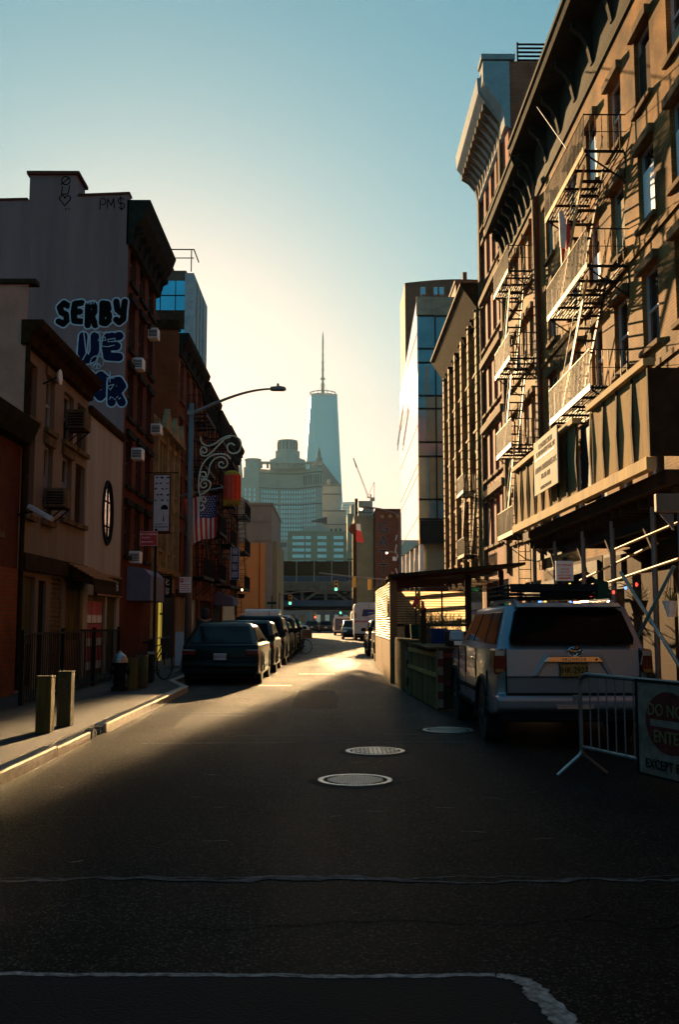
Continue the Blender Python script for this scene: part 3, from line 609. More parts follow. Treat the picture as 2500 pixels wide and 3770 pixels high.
stroke([[(-7.05 + i * .09, 10.12 + (.05 if i % 2 else 0)) for i in range(8)], [(-6.98, 9.95), (-6.8, 10.0), (-6.78, 9.9), (-7.0, 9.88), (-6.98, 9.95)], [(-6.72, 9.92), (-6.5, 9.96), (-6.5, 9.87), (-6.7, 9.85), (-6.72, 9.92)], [(-6.95, 9.72), (-6.7, 9.7), (-6.52, 9.75)]], Yg - .075, .022, 'grafw', 'line_work', g)
g = graffiti((-6.9, 8.6), 'dark blue and brown bubble letters partly behind the low roof, lowest of the tags')
puffy(g, 'NOR', -7.62, 8.22, .42, .66, .50, Yg, 'grafb', 'grafw', .125, tilt=-.08)
stroke([[(-6.62, 8.95), (-6.62, 8.62)], [(-6.72, 8.74), (-6.5, 8.74)], [(-6.7, 8.5), (-6.5, 8.55), (-6.6, 8.38), (-6.7, 8.5)]] + [[(-6.62 + i * .07, 8.1 + .05 * (i % 2)), (-6.58 + i * .07, 8.18 - .04 * (i % 3))] for i in range(5)], Yg - .075, .022, 'grafw', 'line_work', g)
g = graffiti((-6.7, 14.2), 'thin dark letters reading PMS with a dollar stroke under the roof edge')
stroke([[(-7.08, 14.02), (-7.06, 14.34)], arc(-7.0, 14.26, .1, 100, -100, 6), [(-6.86, 14.04), (-6.84, 14.34), (-6.74, 14.14), (-6.66, 14.36), (-6.64, 14.06)], arc(-6.44, 14.28, .09, 30, 250, 7) + arc(-6.42, 14.12, .09, 80, -150, 7), [(-6.46, 14.42), (-6.42, 13.98)]], Yg, .025, 'graf', 'strokes', g)
g = graffiti((-8.2, 14.6), 'scribbled ring, square and heart drawn one above another on the chimney block')
stroke([arc(-8.14, 14.92, .13, 0, 360, 14), [(-8.28, 14.8), (-8.05, 15.0)], [(-8.24, 14.72), (-8.26, 14.48), (-8.06, 14.5), (-8.02, 14.76)], [(-8.16, 14.36)] + arc(-8.24, 14.36, .08, 0, 200, 7) + [(-8.15, 14.12)] + arc(-8.06, 14.36, .08, -20, 180, 7)[0:8], [(-8.13, 14.02), (-8.1, 14.02)], [(-8.04, 14.02), (-8.01, 14.02)]], Yg, .028, 'graf', 'strokes', g)
for (y, z, l) in ((30.5, 9.3, 'small white air conditioner beside the lowest graffiti tag'), (33.0, 11.0, 'white air conditioner high on the dark tenement front'), (33.9, 7.9, 'white air conditioner on the tenement above the carved house'), (30.7, 6.5, 'grey air conditioner level with the white building roof'), (30.7, 3.3, 'dim air conditioner just above the shop awning block')):
    ac_unit((XL, y, z), l, 1, (.34, .45, .36), support=False, m='swhite')
cb = thing('canopy_box', 'blank lavender grey canvas canopy on the front of the dark tenement', 'awning', (XL, 31.2, 2.2))
MB().prism([(XL + .003, 3.2), (XL + .5, 3.12), (XL + .72, 2.9), (XL + .72, 2.15), (XL + .003, 2.15)], 'y', 30.3, 32.8).build('canopy', 'lav', cb); MB().prism([(XL + .003, 3.23), (XL + .52, 3.15), (XL + .75, 2.92), (XL + .75, 2.13), (XL + .003, 2.13)], 'y', 32.805, 32.85).build('end_frame', 'iron', cb)
# low ornate building
b = thing('carved_house', 'low buff stone front with carved gables between two brick tenements', 'building', (XL, 37, 0))
W = [(35.1 + k * 1.42, 36.1 + k * 1.42, 4.1 + f * 2.25, 5.7 + f * 2.25) for f in range(2) for k in range(3)]
facade(b, 'ornate', XL, 34.35, 39.55, 0, 8.75, W)
for w in W: window(b, XL, w, fm='framed', sill='ornate', lintel='ornate', hood=.05)
s = MB()
for y in (34.55, 36.5, 37.95, 39.3): s.box(XL + .003, XL + .16, y - .14, y + .14, 3.4, 8.6)
s.build('pilasters', 'ornate', b)
for y in (35.5, 37.2, 38.7): MB().prism([(y - .85, 8.3), (y + .85, 8.3), (y, 9.15)], 'x', XL + .17, XL + .36).build('gable', 'ornate', b)
cornice(b, XL, 34.35, 39.55, 3.4, [(0, -.25), (.2, -.15), (.25, 0)], 'ornate', name='string_course')
MB().box(XL + .003, XL + .06, 35.9, 36.35, .13, 2.25).build('lit_door', 'winlit', b); MB().box(XL + .062, XL + .08, 36.08, 36.12, .13, 2.25).box(XL + .062, XL + .08, 35.86, 36.4, 1.75, 1.82).build('door_bars', 'black', b)
MB().box(XL + .003, XL + .05, 36.6, 39.3, .13, 2.6).build('shopfront', 'black', b)
bs = thing('hanging_sign', 'black hanging sign with two white characters', 'sign', (-5.72, 35, 2.4))
MB().box(-5.98, -5.58, 34.97, 35.05, 2.35, 3.1).build('panel', 'black', bs, bevel=.02); MB().bar((XL, 35, 3.14), (-5.55, 35, 3.14), .035).build('hanger', 'iron', bs)
text('化', .26, 'swhite', (-5.78, 34.966, 2.87), bs); text('容', .26, 'swhite', (-5.78, 34.966, 2.55), bs)
# brick row
def tenement(name, label, y0, y1, H, m, bays, floors, z0, fh, wh, ww, cm='cornice', fm='framed', sill='stone', corn=(.0, -.8, .45), shopm='black', n=6):
    b = thing(name, label, 'building', (XL, (y0 + y1) / 2, 0)); W = []
    for f in range(floors):
        for k in range(bays):
            yc = y0 + (y1 - y0) * (k + .5) / bays; W.append((yc - ww / 2, yc + ww / 2, z0 + f * fh, z0 + f * fh + wh))
    S = [(y0 + .3, y1 - .3, .13, 2.5)]
    facade(b, m, XL, y0, y1, 0, H, W + S)
    for w in W: window(b, XL, w, fm=fm, sill=sill, lintel=sill, bars=1)
    MB().box(XL - .15, XL - .1, y0 + .3, y1 - .3, .13, 2.5).build('shopfront', shopm, b)
    cornice(b, XL, y0, y1, H, [(.0, -.9), (.12, -.85), (.15, -.4), (.36, -.12), (.4, .08)], cm, brackets=n, bdims=(.12, .3, .45), bz=-.32)
    return b
t1 = tenement('brick_tenement', 'brick tenement with a blank side wall, next to the carved house', 39.6, 46.9, 13.1, 'red', 4, 4, 3.5, 2.35, 1.6, .95, shopm='framed')
MB().box(-20, XL + .003, 39.55, 39.598, 8.0, 13.3).build('side_wall', 'orange', t1); MB().box(-20, XL + .02, 39.5, 39.9, 13.3, 13.7).build('parapet', 'corniceb', t1)
c = MB().box(-9.3, XL - 1.6, 43, 46, 13.1, 15.2).build('roof_house', 'redd', t1)
text('S', 1.0, 'grafg', (-8.6, 42.99, 14.6), c, 'sprayed_letter', offset=-.02); text('S', 1.0, 'grafg', (-8.1, 42.99, 13.75), c, 'sprayed_letter', offset=-.02)
tenement('brick_tenement', 'brick tenement behind the street lamp and the flag', 46.92, 52.2, 12.85, 'orange', 3, 4, 3.6, 2.3, 1.55, .95, shopm='woodd')
tenement('brick_tenement', 'brick tenement with the blue vertical sign', 52.22, 57.1, 12.6, 'red', 3, 4, 3.5, 2.25, 1.5, .95)
tenement('brick_tenement', 'end tenement of the left row with stepped roof and balconies', 57.12, 66.0, 12.75, 'orange', 5, 4, 3.6, 2.3, 1.55, .95, shopm='framed')
fire_escape('dark fire escape on the brick tenement just behind the lamp pole', XL, 42.2, 45.8, [3.4, 5.75, 8.1, 10.4], .8, 'iron', 'iron', rail=.8)
fire_escape('dark fire escape above the flag on the left row', XL, 48.0, 51.2, [3.5, 5.8, 8.1, 10.4], .8, 'iron', 'iron', rail=.8)
fire_escape('dark fire escape beside the blue vertical sign', XL, 53.4, 56.4, [3.4, 5.65, 7.9, 10.1], .8, 'iron', 'iron', rail=.8)
fire_escape('fire escape at the far end of the left row, seen against the sky', XL, 61.4, 65.6, [3.5, 5.8, 8.1], .85, 'iron', 'iron', rail=.8, ladder=1.9)
for a, e, lab in ((39.9, 41.9, 'pale roller shutter lit by a warm lamp near the pavement'), (42.3, 44.4, 'corrugated roller shutter glowing at its lower half')):
    t = thing('roller_shutter', lab, 'shutter', (XL, a, 0)); s = MB()
    for i in range(24): s.box(XL - .08, XL - .02 - .012 * (i % 2), a, e, .13 + i * .1, .225 + i * .1)
    s.build('curtain', 'mesh', t); MB().box(XL - .1, XL + .05, a - .05, e + .05, 2.54, 2.8).build('box', 'woodd', t)
    MB().box(XL - .015, XL + .0, a + .6, e - .6, .16, .9).build('added_glow', 'shutterglow', t)  # glowing sheet added low on the shutter in place of lamp light
# blue vertical sign
bs = thing('vertical_sign', 'tall blue sign with four white characters', 'sign', (-5.0, 52, 3.6), )
MB().box(-5.24, -4.80, 51.95, 52.08, 3.66, 5.34).build('panel', 'sblue', bs); MB().tube([(-5.24, 51.94, 3.66), (-4.80, 51.94, 3.66), (-4.80, 51.94, 5.34), (-5.24, 51.94, 5.34)], .022, 4, closed=True).build('border', 'swhite', bs)
for i, ch in enumerate('蘭蘭髮廊'): text(ch, .36, 'swhite', (-5.02, 51.94, 5.1 - i * .40), bs)
MB().bar((XL, 52.02, 5.0), (-5.24, 52.02, 5.0), .04).bar((XL, 52.02, 4.0), (-5.24, 52.02, 4.0), .04).build('arm', 'iron', bs)
# tall white banner
bs = thing('banner_sign', 'tall pale lilac banner with dark red frame, dish pictures and a phone number', 'sign', (-5.65, 33, 4.4))
MB().box(-5.95, -5.36, 32.97, 33.06, 4.45, 6.4).build('frame', 'redd', bs); MB().box(-5.91, -5.40, 32.955, 32.969, 4.5, 6.36).build('panel', 'sgrey', bs)
MB().bar((XL, 33.02, 6.45), (-5.1, 33.02, 6.45), .035).bar((XL, 33.02, 4.43), (-5.3, 33.02, 4.43), .035).build('arm', 'corniceb', bs)
s = MB()
for i in range(15):
    cx_, cz_ = -5.86 + (i % 3) * .17 + rnd.uniform(0, .08), 6.28 - (i // 3) * .19; n_ = [(cx_ + rnd.uniform(.2, 1) * .075 * math.cos(k), cz_ + rnd.uniform(.2, 1) * .05 * math.sin(k)) for k in (0, 1, 2, 3, 4, 5)]
    s.prism(n_, 'y', 32.948, 32.954)
s.prism(arc(-5.55, 5.25, .12, -20, 200, 10), 'y', 32.948, 32.954).prism([(-5.6, 4.82), (-5.57, 5.1), (-5.55, 4.82)], 'y', 32.948, 32.954)
s.build('pictures', 'black', bs)
text('DIVISION ST', .075, 'graf', (-5.655, 32.953, 4.72), bs); text('212-346-8278', .078, 'graf', (-5.655, 32.953, 4.63), bs, offset=.002)
# ------------------------------------------------------------------ RIGHT SIDE
# A: tan tenement with the big fire escape
b = thing('tan_tenement', 'tall tan brick tenement with the dark cornice, nearest on the right', 'building', (XR, 20, 0))
COLS = [21.2 - 2.17 * k for k in range(1, 9)] + [21.2, 23.4, 25.6, 27.8, 30.75]
COLS = sorted(COLS); W = []
for c in COLS:
    for z in (4.6, 7.52, 10.35, 13.1): W.append((c - .55, c + .55, z, z + 1.75))
facade(b, 'tan', XR, -30, 32.7, 0, 17.4, W + [(18.0 + i * 3.6, 21.0 + i * 3.6, .3, 2.9) for i in range(4)])
for w in W:
    if w[0] > 12: window(b, XR, w, sill='stone', lintel='stone', hood=.08, shut=(rnd.uniform(.3, .85), rnd.choice(['lav', 'panels', 'woodd', 'swhite'])) if rnd.random() < .65 else None)
for w in W:
    if w[0] <= 12: MB().box(XR + .12, XR + .16, *w).build('window', 'glass', b)
for i in range(4): MB().box(XR + .1, XR + .14, 18.0 + i * 3.6, 21.0 + i * 3.6, .3, 2.9).build('shopfront', 'glass', b)
cornice(b, XR, -30, 32.75, 17.55, [(.0, -1.75), (.06, -1.7), (.08, -1.45), (.08, -.12), (.84, -.08), (.90, .10), (.95, .14), (.95, .26)], 'cornice', brackets=34, bdims=(.18, .62, 1.2))
MB().box(XR - .16, XR - .003, 32.3, 32.72, 3.2, 15.8).build('pilaster', 'redd', b)
MB().tube([(XR - .22, 32.1, 16.2), (XR - .20, 32.0, 9), (XR - .22, 31.9, 4)], .045).build('drainpipe', 'stone', b)
for z in (6.95, 9.85): MB().box(XR - .05, XR - .003, -30, 32.28, z, z + .12).build('string_course', 'tan', b)
fe = fire_escape('large sunlit edged fire escape on the tan tenement, the big one at upper right', XR, 22.55, 26.85, [6.95, 9.86, 12.68], 1.0, 'iron', 'ironlit', rail=.85)
MB().tube([(5.98, 24.2, 13.5), (6.3, 29.0, 17.2)], .012, 4).build('guy_wire', 'steel', fe)
# clothes on the fire escape
t = thing('garment', 'red and white garment hanging on the top fire escape', 'clothes', (6.05, 25.3, 11.9))
MB().prism([(6.02, 11.3), (6.16, 11.25), (6.2, 11.9), (6.12, 12.3), (6.0, 12.25)], 'y', 25.25, 25.29).build('white_panel', 'swhite', t)
MB().prism([(6.165, 11.2), (6.26, 11.45), (6.3, 11.8), (6.205, 12.1), (6.19, 11.7)], 'y', 25.24, 25.28).build('red_panel', 'sred', t); MB().prism([(6.04, 10.8), (6.1, 10.9), (6.13, 11.24), (6.03, 11.28)], 'y', 25.24, 25.29).build('red_tail', 'sred', t)
for i, (y0_, y1_, m_) in enumerate(((13.0, 17.4, 'woodd'), (17.5, 21.3, 'green'), (21.4, 25.2, 'black'), (25.3, 28.9, 'woodd'), (29.0, 32.2, 'black'))):  # dark panels added for the shade on the ground floor under the shed
    f = MB().box(XR - .10, XR - .003, y0_, y1_, .131, 3.2).build('shade_panel', m_, b)
    MB().box(XR - .16, XR - .101, y0_ + .3, y1_ - .3, 2.55, 3.1).build('shade_strip', 'black' if i % 2 else 'woodd', f); MB().box(XR - .13, XR - .101, y0_ + .4, y1_ - .4, .9, 2.3).build('shop_window', 'cglass', f)
# B: red brick with pale window surrounds
b = thing('red_tenement', 'red brick tenement with pale sills and the second fire escape', 'building', (XR, 36, 0)); W = []
for k in range(4):
    for z in (4.5, 7.5, 10.45, 13.4): W.append((33.3 + k * 1.35, 34.2 + k * 1.35, z, z + 1.8))
facade(b, 'gold', XR, 32.76, 38.9, 0, 17.2, W + [(33.2, 36.0, .3, 2.9), (36.6, 38.6, .3, 2.9)])
for w in W: window(b, XR, w, sill='stone', lintel='stone', hood=.12, fm='frame', shut=(.5, 'swhite') if rnd.random() < .4 else None)
cornice(b, XR, 32.76, 38.9, 17.2, [(.0, -1.4), (.06, -1.35), (.08, -1.1), (.08, -.12), (.74, -.08), (.8, .10), (.85, .16), (.85, .26)], 'cornice', brackets=8, bdims=(.16, .55, 1.05))
for a, e in ((33.2, 36.0), (36.6, 38.6)): MB().box(XR + .1, XR + .14, a, e, .3, 2.9).build('shopfront', 'glass', b)
fire_escape('narrow fire escape with steep stairs on the red tenement, left of the big one', XR, 32.95, 35.95, [4.5, 7.45, 10.42, 13.48], .95, 'iron', 'ironlit', rail=.85, ladder=2.2)
# C: taller brick building with the pale blue cornice
b = thing('corner_cornice_building', 'tallest brick building on the right with a pale blue bracketed cornice', 'building', (XR, 41.5, 0)); W = []
for k in range(4):
    for z in (4.8, 7.8, 10.8, 13.8, 16.8, 19.6): W.append((39.45 + k * 1.5, 40.45 + k * 1.5, z, z + 2.0))
facade(b, 'red', XR, 38.92, 45.35, 0, 23.2, W + [(39.3, 45.0, .3, 3.2)])
for w in W: window(b, XR, w, sill='stone', lintel='stone', hood=.03, bars=2)
MB().box(XR + .1, XR + .14, 39.3, 45.0, .3, 3.2).build('shopfront', 'glass', b)
for y in (39.0, 44.85): MB().box(XR - .12, XR - .003, y, y + .4, 3.4, 21.6).build('pilaster', 'stone', b)
for z in (6.95, 9.95, 12.95, 15.95): MB().box(XR - .2, XR - .003, 39.45, 44.8, z, z + .3).build('string_course', 'stone', b)
cornice(b, XR, 38.4, 45.35, 23.2, [(.0, -2.2), (.10, -2.1), (.14, -1.6), (.20, -1.5), (1.0, -.42), (1.05, -.35), (1.08, .1), (1.08, .3)], 'cornicew', brackets=11, bm='stone', bdims=(.24, .85, 1.3), bz=-.72)
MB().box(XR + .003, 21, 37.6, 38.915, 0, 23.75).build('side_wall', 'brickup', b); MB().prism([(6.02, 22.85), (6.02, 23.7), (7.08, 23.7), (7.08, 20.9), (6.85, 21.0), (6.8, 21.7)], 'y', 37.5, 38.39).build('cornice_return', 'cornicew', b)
MB().prism([(37.45, 23.76), (38.4, 23.76), (38.4, 23.95), (37.4, 23.95)], 'x', XR - 1.05, XR + .3).build('cornice_cap', 'cornicew', b)
MB().prism([(XR + .2 + 1.75, 20.0), (XR + 2.75, 20.0), (XR + 2.75, 22.4), (XR + 2.35, 22.8), (XR + 1.95, 22.4)], 'y', 37.56, 37.6).build('arched_window', 'graf', b)
rl = thing('roof_railing', 'black slatted railing on the roof of the tall brick building', 'railing', (8.3, 38.2, 23.1)); s = MB()
for i in range(6): s.box(7.5, 12.5, 38.1, 38.14, 23.9 + i * .17, 23.97 + i * .17)
s.build('slats', 'graf', rl); s = MB()
for i in range(5): s.box(7.5 + i * 1.2, 7.56 + i * 1.2, 38.06, 38.1, 23.75, 24.85)
s.build('posts', 'graf', rl)
# D: golden buff building
b = thing('buff_building', 'sunlit buff brick building with banded piers and a rusty brown cornice', 'building', (XR, 52, 0)); W = []
for k in range(5):
    for z in (4.6, 7.65, 10.65, 13.4): W.append((46.5 + k * 2.62, 47.9 + k * 2.62, z, z + 1.85))
facade(b, 'gold', XR, 45.5, 59.6, 0, 16.8, W + [(46.2, 52.2, .3, 3.2), (53, 59, .3, 3.2)])
for w in W: window(b, XR, w, sill='gold', lintel='gold', fm='framed', shut=(.7, 'panels') if rnd.random() < .5 else None)
for a, e in ((46.2, 52.2), (53, 59)): MB().box(XR + .1, XR + .14, a, e, .3, 3.2).build('shopfront', 'glass', b)
for k in range(6):
    s = MB(); y = 45.55 + k * 2.7
    for i in range(28): s.box(XR - .22, XR - .003, y, y + .48, 3.6 + i * .45, 3.98 + i * .45)
    s.box(XR - .16, XR - .002, y + .03, y + .45, 3.6, 16.1); s.build('pier', 'gold', b)
cornice(b, XR, 45.45, 59.6, 16.8, [(.0, -1.1), (.06, -1.05), (.10, -.8), (.16, -.7), (.90, .38), (.95, .42), (.95, .55)], 'corniceb', brackets=10, bdims=(.14, .3, .4), bz=-.7)
MB().box(XR - .1, XR + 3, 45.42, 45.46, 16.4, 17.6).build('cornice_return', 'corniceb', b)
fire_escape('small dark fire escape balcony low on the buff building', XR, 46.3, 48.6, [4.6, 7.6], .8, 'iron', 'iron', rail=.8)
# E: glossy white and glass corner building
e = thing('glass_corner_building', 'new corner building with a glossy white street front and a dark glass side', 'building', (6.62, 75, 0))
e.rotation_euler = (0, 0, R(1.25))
def loc(mb): return mb      # built in local coordinates
def eb(mb, n, m, p=e):
    o = mb.build(n, m); o.parent = p; return o
eb(MB().prism([(.06, 7.3), (15, 7.3), (15, 21.6), (.06, 26.1)], 'x', .06, 20), 'core', 'panels')
wall = eb(MB().prism([(0, 7.3), (15, 7.3), (15, 21.9), (0, 26.4)], 'x', 0, .055), 'white_front', 'panelw')
s = MB()
for z0_ in (8.4, 11.6, 12.4, 15.4, 18.9, 22.6): s.bar((-.012, 0.1, z0_ + 1.0), (-.012, 14.9, z0_ - .2), .02, .03)
eb(s, 'panel_joints', 'panels', wall)
eb(MB().box(-.05, 20, -.03, .055, 25.0, 26.5), 'parapet', 'panels')
g = eb(MB().box(.02, 20, .0, .055, 9.1, 24.98), 'glass_side', 'eglass')
for i, z in enumerate((9.1, 10.6, 13.9, 15.0, 17.6, 18.6, 21.2, 22.3, 24.9)): eb(MB().box(.0, 20, -.05, -.002, z, z + .14), 'transom', 'black', g)
for x in (1.35, 2.75, 4.15, 5.55, 6.95): eb(MB().box(x, x + .1, -.045, -.003, 9.1, 24.97), 'mullion', 'black', g)
s = MB()
for x, w_, z0_, h_ in ((2.9, 17, 9.3, 13.0), (1.9, .95, 13.9, 7.4), (.6, 1.25, 15.1, 3.6), (.9, .95, 10.7, 3.2), (.6, .25, 18.8, 2.2)): s.box(x, x + w_, -.004, -.001, z0_, z0_ + h_)
eb(s, 'blinds', 'olglass', g)
eb(MB().box(.02, 20, .002, .05, 7.3, 9.08), 'soffit_band', 'black')
eb(MB().box(.4, 18, .6, 14.6, 0, 7.29), 'ground_floor', 'khaki')
for y in (.3, 3.8, 7.4, 11, 14.6): eb(MB().box(.05, .35, y - .15, y + .15, 0, 7.29), 'column', 'swhite')
# rail on the roof edge
for k in range(2): eb(MB().bar((-.25, 9, 19.5 + k * .5), (-.25, 15, 17.0 + k * .5), .05), 'cable', 'corniceb')
# F: curved brown tower
t = thing('brown_tower', 'curved brown brick apartment tower rising behind the glass corner building', 'building', (30, 205, 0))
out = [(15.2, 200.0)] + [(15.2 + 22 * i / 10, 200 - 2.4 * math.sin(math.pi * i / 10)) for i in range(1, 10)] + [(37.2, 200), (37.2, 214), (15.2, 214)]
MB().prism(out, 'z', 0, 71).build('wall', 'brown', t)
s = thing('roof_box', 'small reddish roof house behind the buff building', 'roof house', (19, 80, 0)); MB().box(12.1, 16, 94, 100, 26.0, 34.2).build('wall', 'brown', s); MB().box(12.0, 16.1, 93.9, 100.1, 34.2, 34.5).build('roof_slab', 'redd', s)
MB().box(12.8, 13.2, 94, 94.4, 34.5, 35.3).build('pipe', 'redd', s)
MB().box(11, 17, 93, 101, 0, 26.0).build('base', 'brown', s)
for i, x in enumerate((18.2, 20.9, 22.0, 24.3)): f = MB().box(x, x + (.75 if i % 2 else 1.0), 197.2, 198.4, 67.6, 69.2).build('window', 'frame', t); MB().box(x + .12, x + .62, 197.15, 197.19, 67.75, 69.0).build('pane', 'blueglass', f)
# ------------------------------------------------------------------ sidewalk shed (scaffold) on the right
t = thing('sidewalk_shed', 'wooden sidewalk shed with slatted parapet over the right pavement', 'scaffold', (5.6, 18.8, 0))
MB().box(4.62, 6.9, 13.6, 23.9, 3.42, 3.628).build('deck', 'woodd', t)
s = MB()
for i in range(21): s.box(4.75, 6.9, 13.7 + i * .5, 13.8 + i * .5, 3.26, 3.415)
s.build('joists', 'woodd', t)
MB().box(4.36, 4.5, 13.6, 23.9, 3.63, 3.80).build('base_rail', 'mesh', t)
PG = [(13.62, 16.75), (17.75, 23.85)]
for a, e_ in PG:
    s = MB(); n = int((e_ - a) / .011)
    pts = []
    for i in range(n + 1): pts.append((4.46 + (.012 if i % 4 < 2 else -.012), a + (e_ - a) * i / n))
    N = 56; s2 = MB()
    for i in range(N):      # corrugated sheet: ribs run along the street
        z0_ = 3.82 + i * (1.28 / N); s2.bar((4.46, a, z0_ + .008), (4.46, e_, z0_ + .008), .022, .0135)
    s2.box(4.462, 4.475, a, e_, 3.81, 5.1); s2.build('parapet', 'mesh', t)
    MB().box(4.36, 4.53, a - .02, e_ + .02, 5.1, 5.2).build('cap_rail', 'mesh', t)
    k = max(3, int(round((e_ - a) / .72)))
    for i in range(k + 1):
        y = a + (e_ - a) * i / k; MB().prism([(4.44, 3.82), (4.425, 3.82), (4.40, 4.4), (4.43, 5.09), (4.44, 5.09)], 'y', y - .04, y + .04).build('rib', 'woodd', t)
MB().box(4.4, 6.9, 13.55, 13.6, 3.81, 5.05).build('end_panel', 'woodd', t)
MB().box(4.5, 4.6, 16.8, 17.7, 3.63, 5.0).build('dark_panel', 'black', t)
for y in (14.9, 17.1, 19.1, 21.5, 23.7):
    for x in (4.85, 6.75): p = MB().tube([(x, y, .13), (x, y, 3.25)], .045).build('post', 'woodd' if x > 5 else 'polemauve', t); MB().box(x - .1, x + .1, y - .1, y + .1, .131, .15).build('base_plate', 'iron', p)
for y in (14.9, 17.1, 19.1, 21.5): MB().bar((4.85, y, 3.22), (6.9, y, 3.22), .10, .18).build('beam', 'woodd', t)
MB().bar((4.98, 13.6, 3.05), (4.98, 23.9, 3.05), .09, .16).build('ledger', 'black', t)
for y in (14.9, 17.1, 19.1, 21.5): MB().bar((4.9, y + .05, 2.5), (4.9, y + .6, 3.0), .05).build('brace', 'woodd', t)
# notice on the parapet
t = thing('permit_notice', 'pale grey notice board with dark lettering fixed to the slatted parapet', 'sign', (4.3, 19.6, 4.2))
MB().box(4.265, 4.29, 18.55, 20.7, 4.13, 5.24).build('board', 'board', t)
for tx, z, sz in (('CONSTRUCTION', 5.08, .16), ('SCAFFOLD NEW YORK, NY', 4.94, .14), ('ANNAN ENTERPRISES LLC', 4.62, .17), ('718-361-4321', 4.44, .15), ('SIDEWALK SHED PERMIT', 4.22, .09)):
    text(tx, sz, 'graf', (4.262, 19.6, z), t, rot=(90, 0, -90), depth=.002)
MB().box(4.258, 4.264, 18.75, 20.5, 4.83, 4.845).build('rule', 'grafg', t)
# big pale panel + mauve post at the right edge
t = thing('steel_post', 'mauve steel post with a wide pale head plate at the right edge', 'post', (4.55, 12.95, 0))
MB().tube([(4.58, 12.95, 0.0), (4.58, 12.95, 2.95)], .05).build('post', 'polemauve', t); MB().box(4.25, 5.4, 12.9, 13.0, 2.96, 3.2).build('head_plate', 'greyr', t, bevel=.01)
MB().prism([(4.48, 2.94), (4.3, 2.94), (4.48, 2.72)], 'y', 12.93, 12.97).build('gusset', 'polemauve', t)
MB().tube([(4.58, 12.95, .1), (4.58, 12.95, 1.9)], .075, 10).build('sleeve', 'green', t)
# low light tubes / sunlit pipes and string lights
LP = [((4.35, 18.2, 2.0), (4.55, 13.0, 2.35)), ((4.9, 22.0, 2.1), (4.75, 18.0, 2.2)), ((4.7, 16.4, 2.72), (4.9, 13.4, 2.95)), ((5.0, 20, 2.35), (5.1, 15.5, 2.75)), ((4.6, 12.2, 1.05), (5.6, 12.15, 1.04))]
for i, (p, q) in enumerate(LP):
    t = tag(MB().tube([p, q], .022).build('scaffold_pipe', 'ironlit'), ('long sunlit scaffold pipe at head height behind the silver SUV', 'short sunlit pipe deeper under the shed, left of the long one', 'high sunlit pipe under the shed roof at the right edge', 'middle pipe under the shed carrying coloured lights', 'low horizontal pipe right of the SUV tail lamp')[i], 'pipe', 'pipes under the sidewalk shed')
BR = [((4.25, 14.6, 2.25), (4.75, 12.6, .35)), ((4.45, 12.9, 2.25), (4.0, 13.4, 1.15))]
for i, (p, q) in enumerate(BR): tag(MB().tube([p, q], .026).build('diagonal_brace', 'steel'), ('thin diagonal brace leaning down to the right behind the barrier', 'dark diagonal brace forming a V with the thin one')[i], 'brace')
for i, (y0_, y1_, z_) in enumerate(((21.5, 18.6, 2.05), (19, 14.8, 1.98))):
    t = thing('string_lights', ('coloured string lights bunched above the roof rack of the SUV', 'sparse string lights along the long sunlit pipe')[i], 'string lights', (4.6, y0_, z_)); pts = []
    for k in range(26): q = k / 25; pts.append((4.5 + .1 * math.sin(k * 1.9), y0_ + (y1_ - y0_) * q, z_ - .10 * abs(math.sin(k * .63)) + .2 * q))
    MB().tube(pts, .008, 4).build('cable', 'green', t)
    for c_ in 'rgby':
        s = MB()
        for k, p in enumerate(pts):
            if 'rgby'[(k * 7 + k // 3) % 4] == c_ and (i == 0 or k % 3 == 0): s.ball((p[0] - .01, p[1], p[2] - .03), .024, 1.3, 6, 4)
        if s.v: s.build('bulbs', 'bulb' + c_, t)
# pale wall panels behind (plywood booth)
t = thing('plywood_booth', 'pale plywood booth wall crossed by slanting shadows at the right edge', 'booth', (5.6, 14, 0))
MB().box(5.02, 6.9, 14.6, 14.7, .131, 2.25).build('panel', 'panels', t); MB().box(5.0, 5.08, 14.55, 17.0, .131, 2.3).build('frame', 'woodd', t); MB().box(5.7, 5.72, 14.58, 14.6, .131, 2.25).build('joint', 'grafg', t)
t = thing('banner', 'hanging banner with green, white and red stripes at the right edge', 'banner', (4.7, 12.7, 1.5))
for i, (m_, z0_, z1_) in enumerate((('green', 1.62, 2.1), ('swhite', 1.2, 1.62), ('sred', .85, 1.2))): MB().box(4.66, 5.1, 12.72 + i * .002, 12.74 + i * .002, z0_, z1_ - .002).build('stripe', m_, t)
t = thing('vest_display', 'yellow and green cloth hanging on a post behind the SUV', 'cloth', (4.1, 15.6, 1.3))
MB().prism([(4.08, 1.0), (4.42, .8), (4.35, 1.75), (4.12, 1.8)], 'y', 15.6, 15.64).build('yellow_part', 'gilt', t); MB().prism([(4.12, 1.805), (4.35, 1.755), (4.34, 2.15), (4.14, 2.2)], 'y', 15.6, 15.64).build('green_part', 'green', t)
MB().tube([(4.24, 15.66, .0), (4.24, 15.66, 2.4)], .02).build('post', 'iron', t)
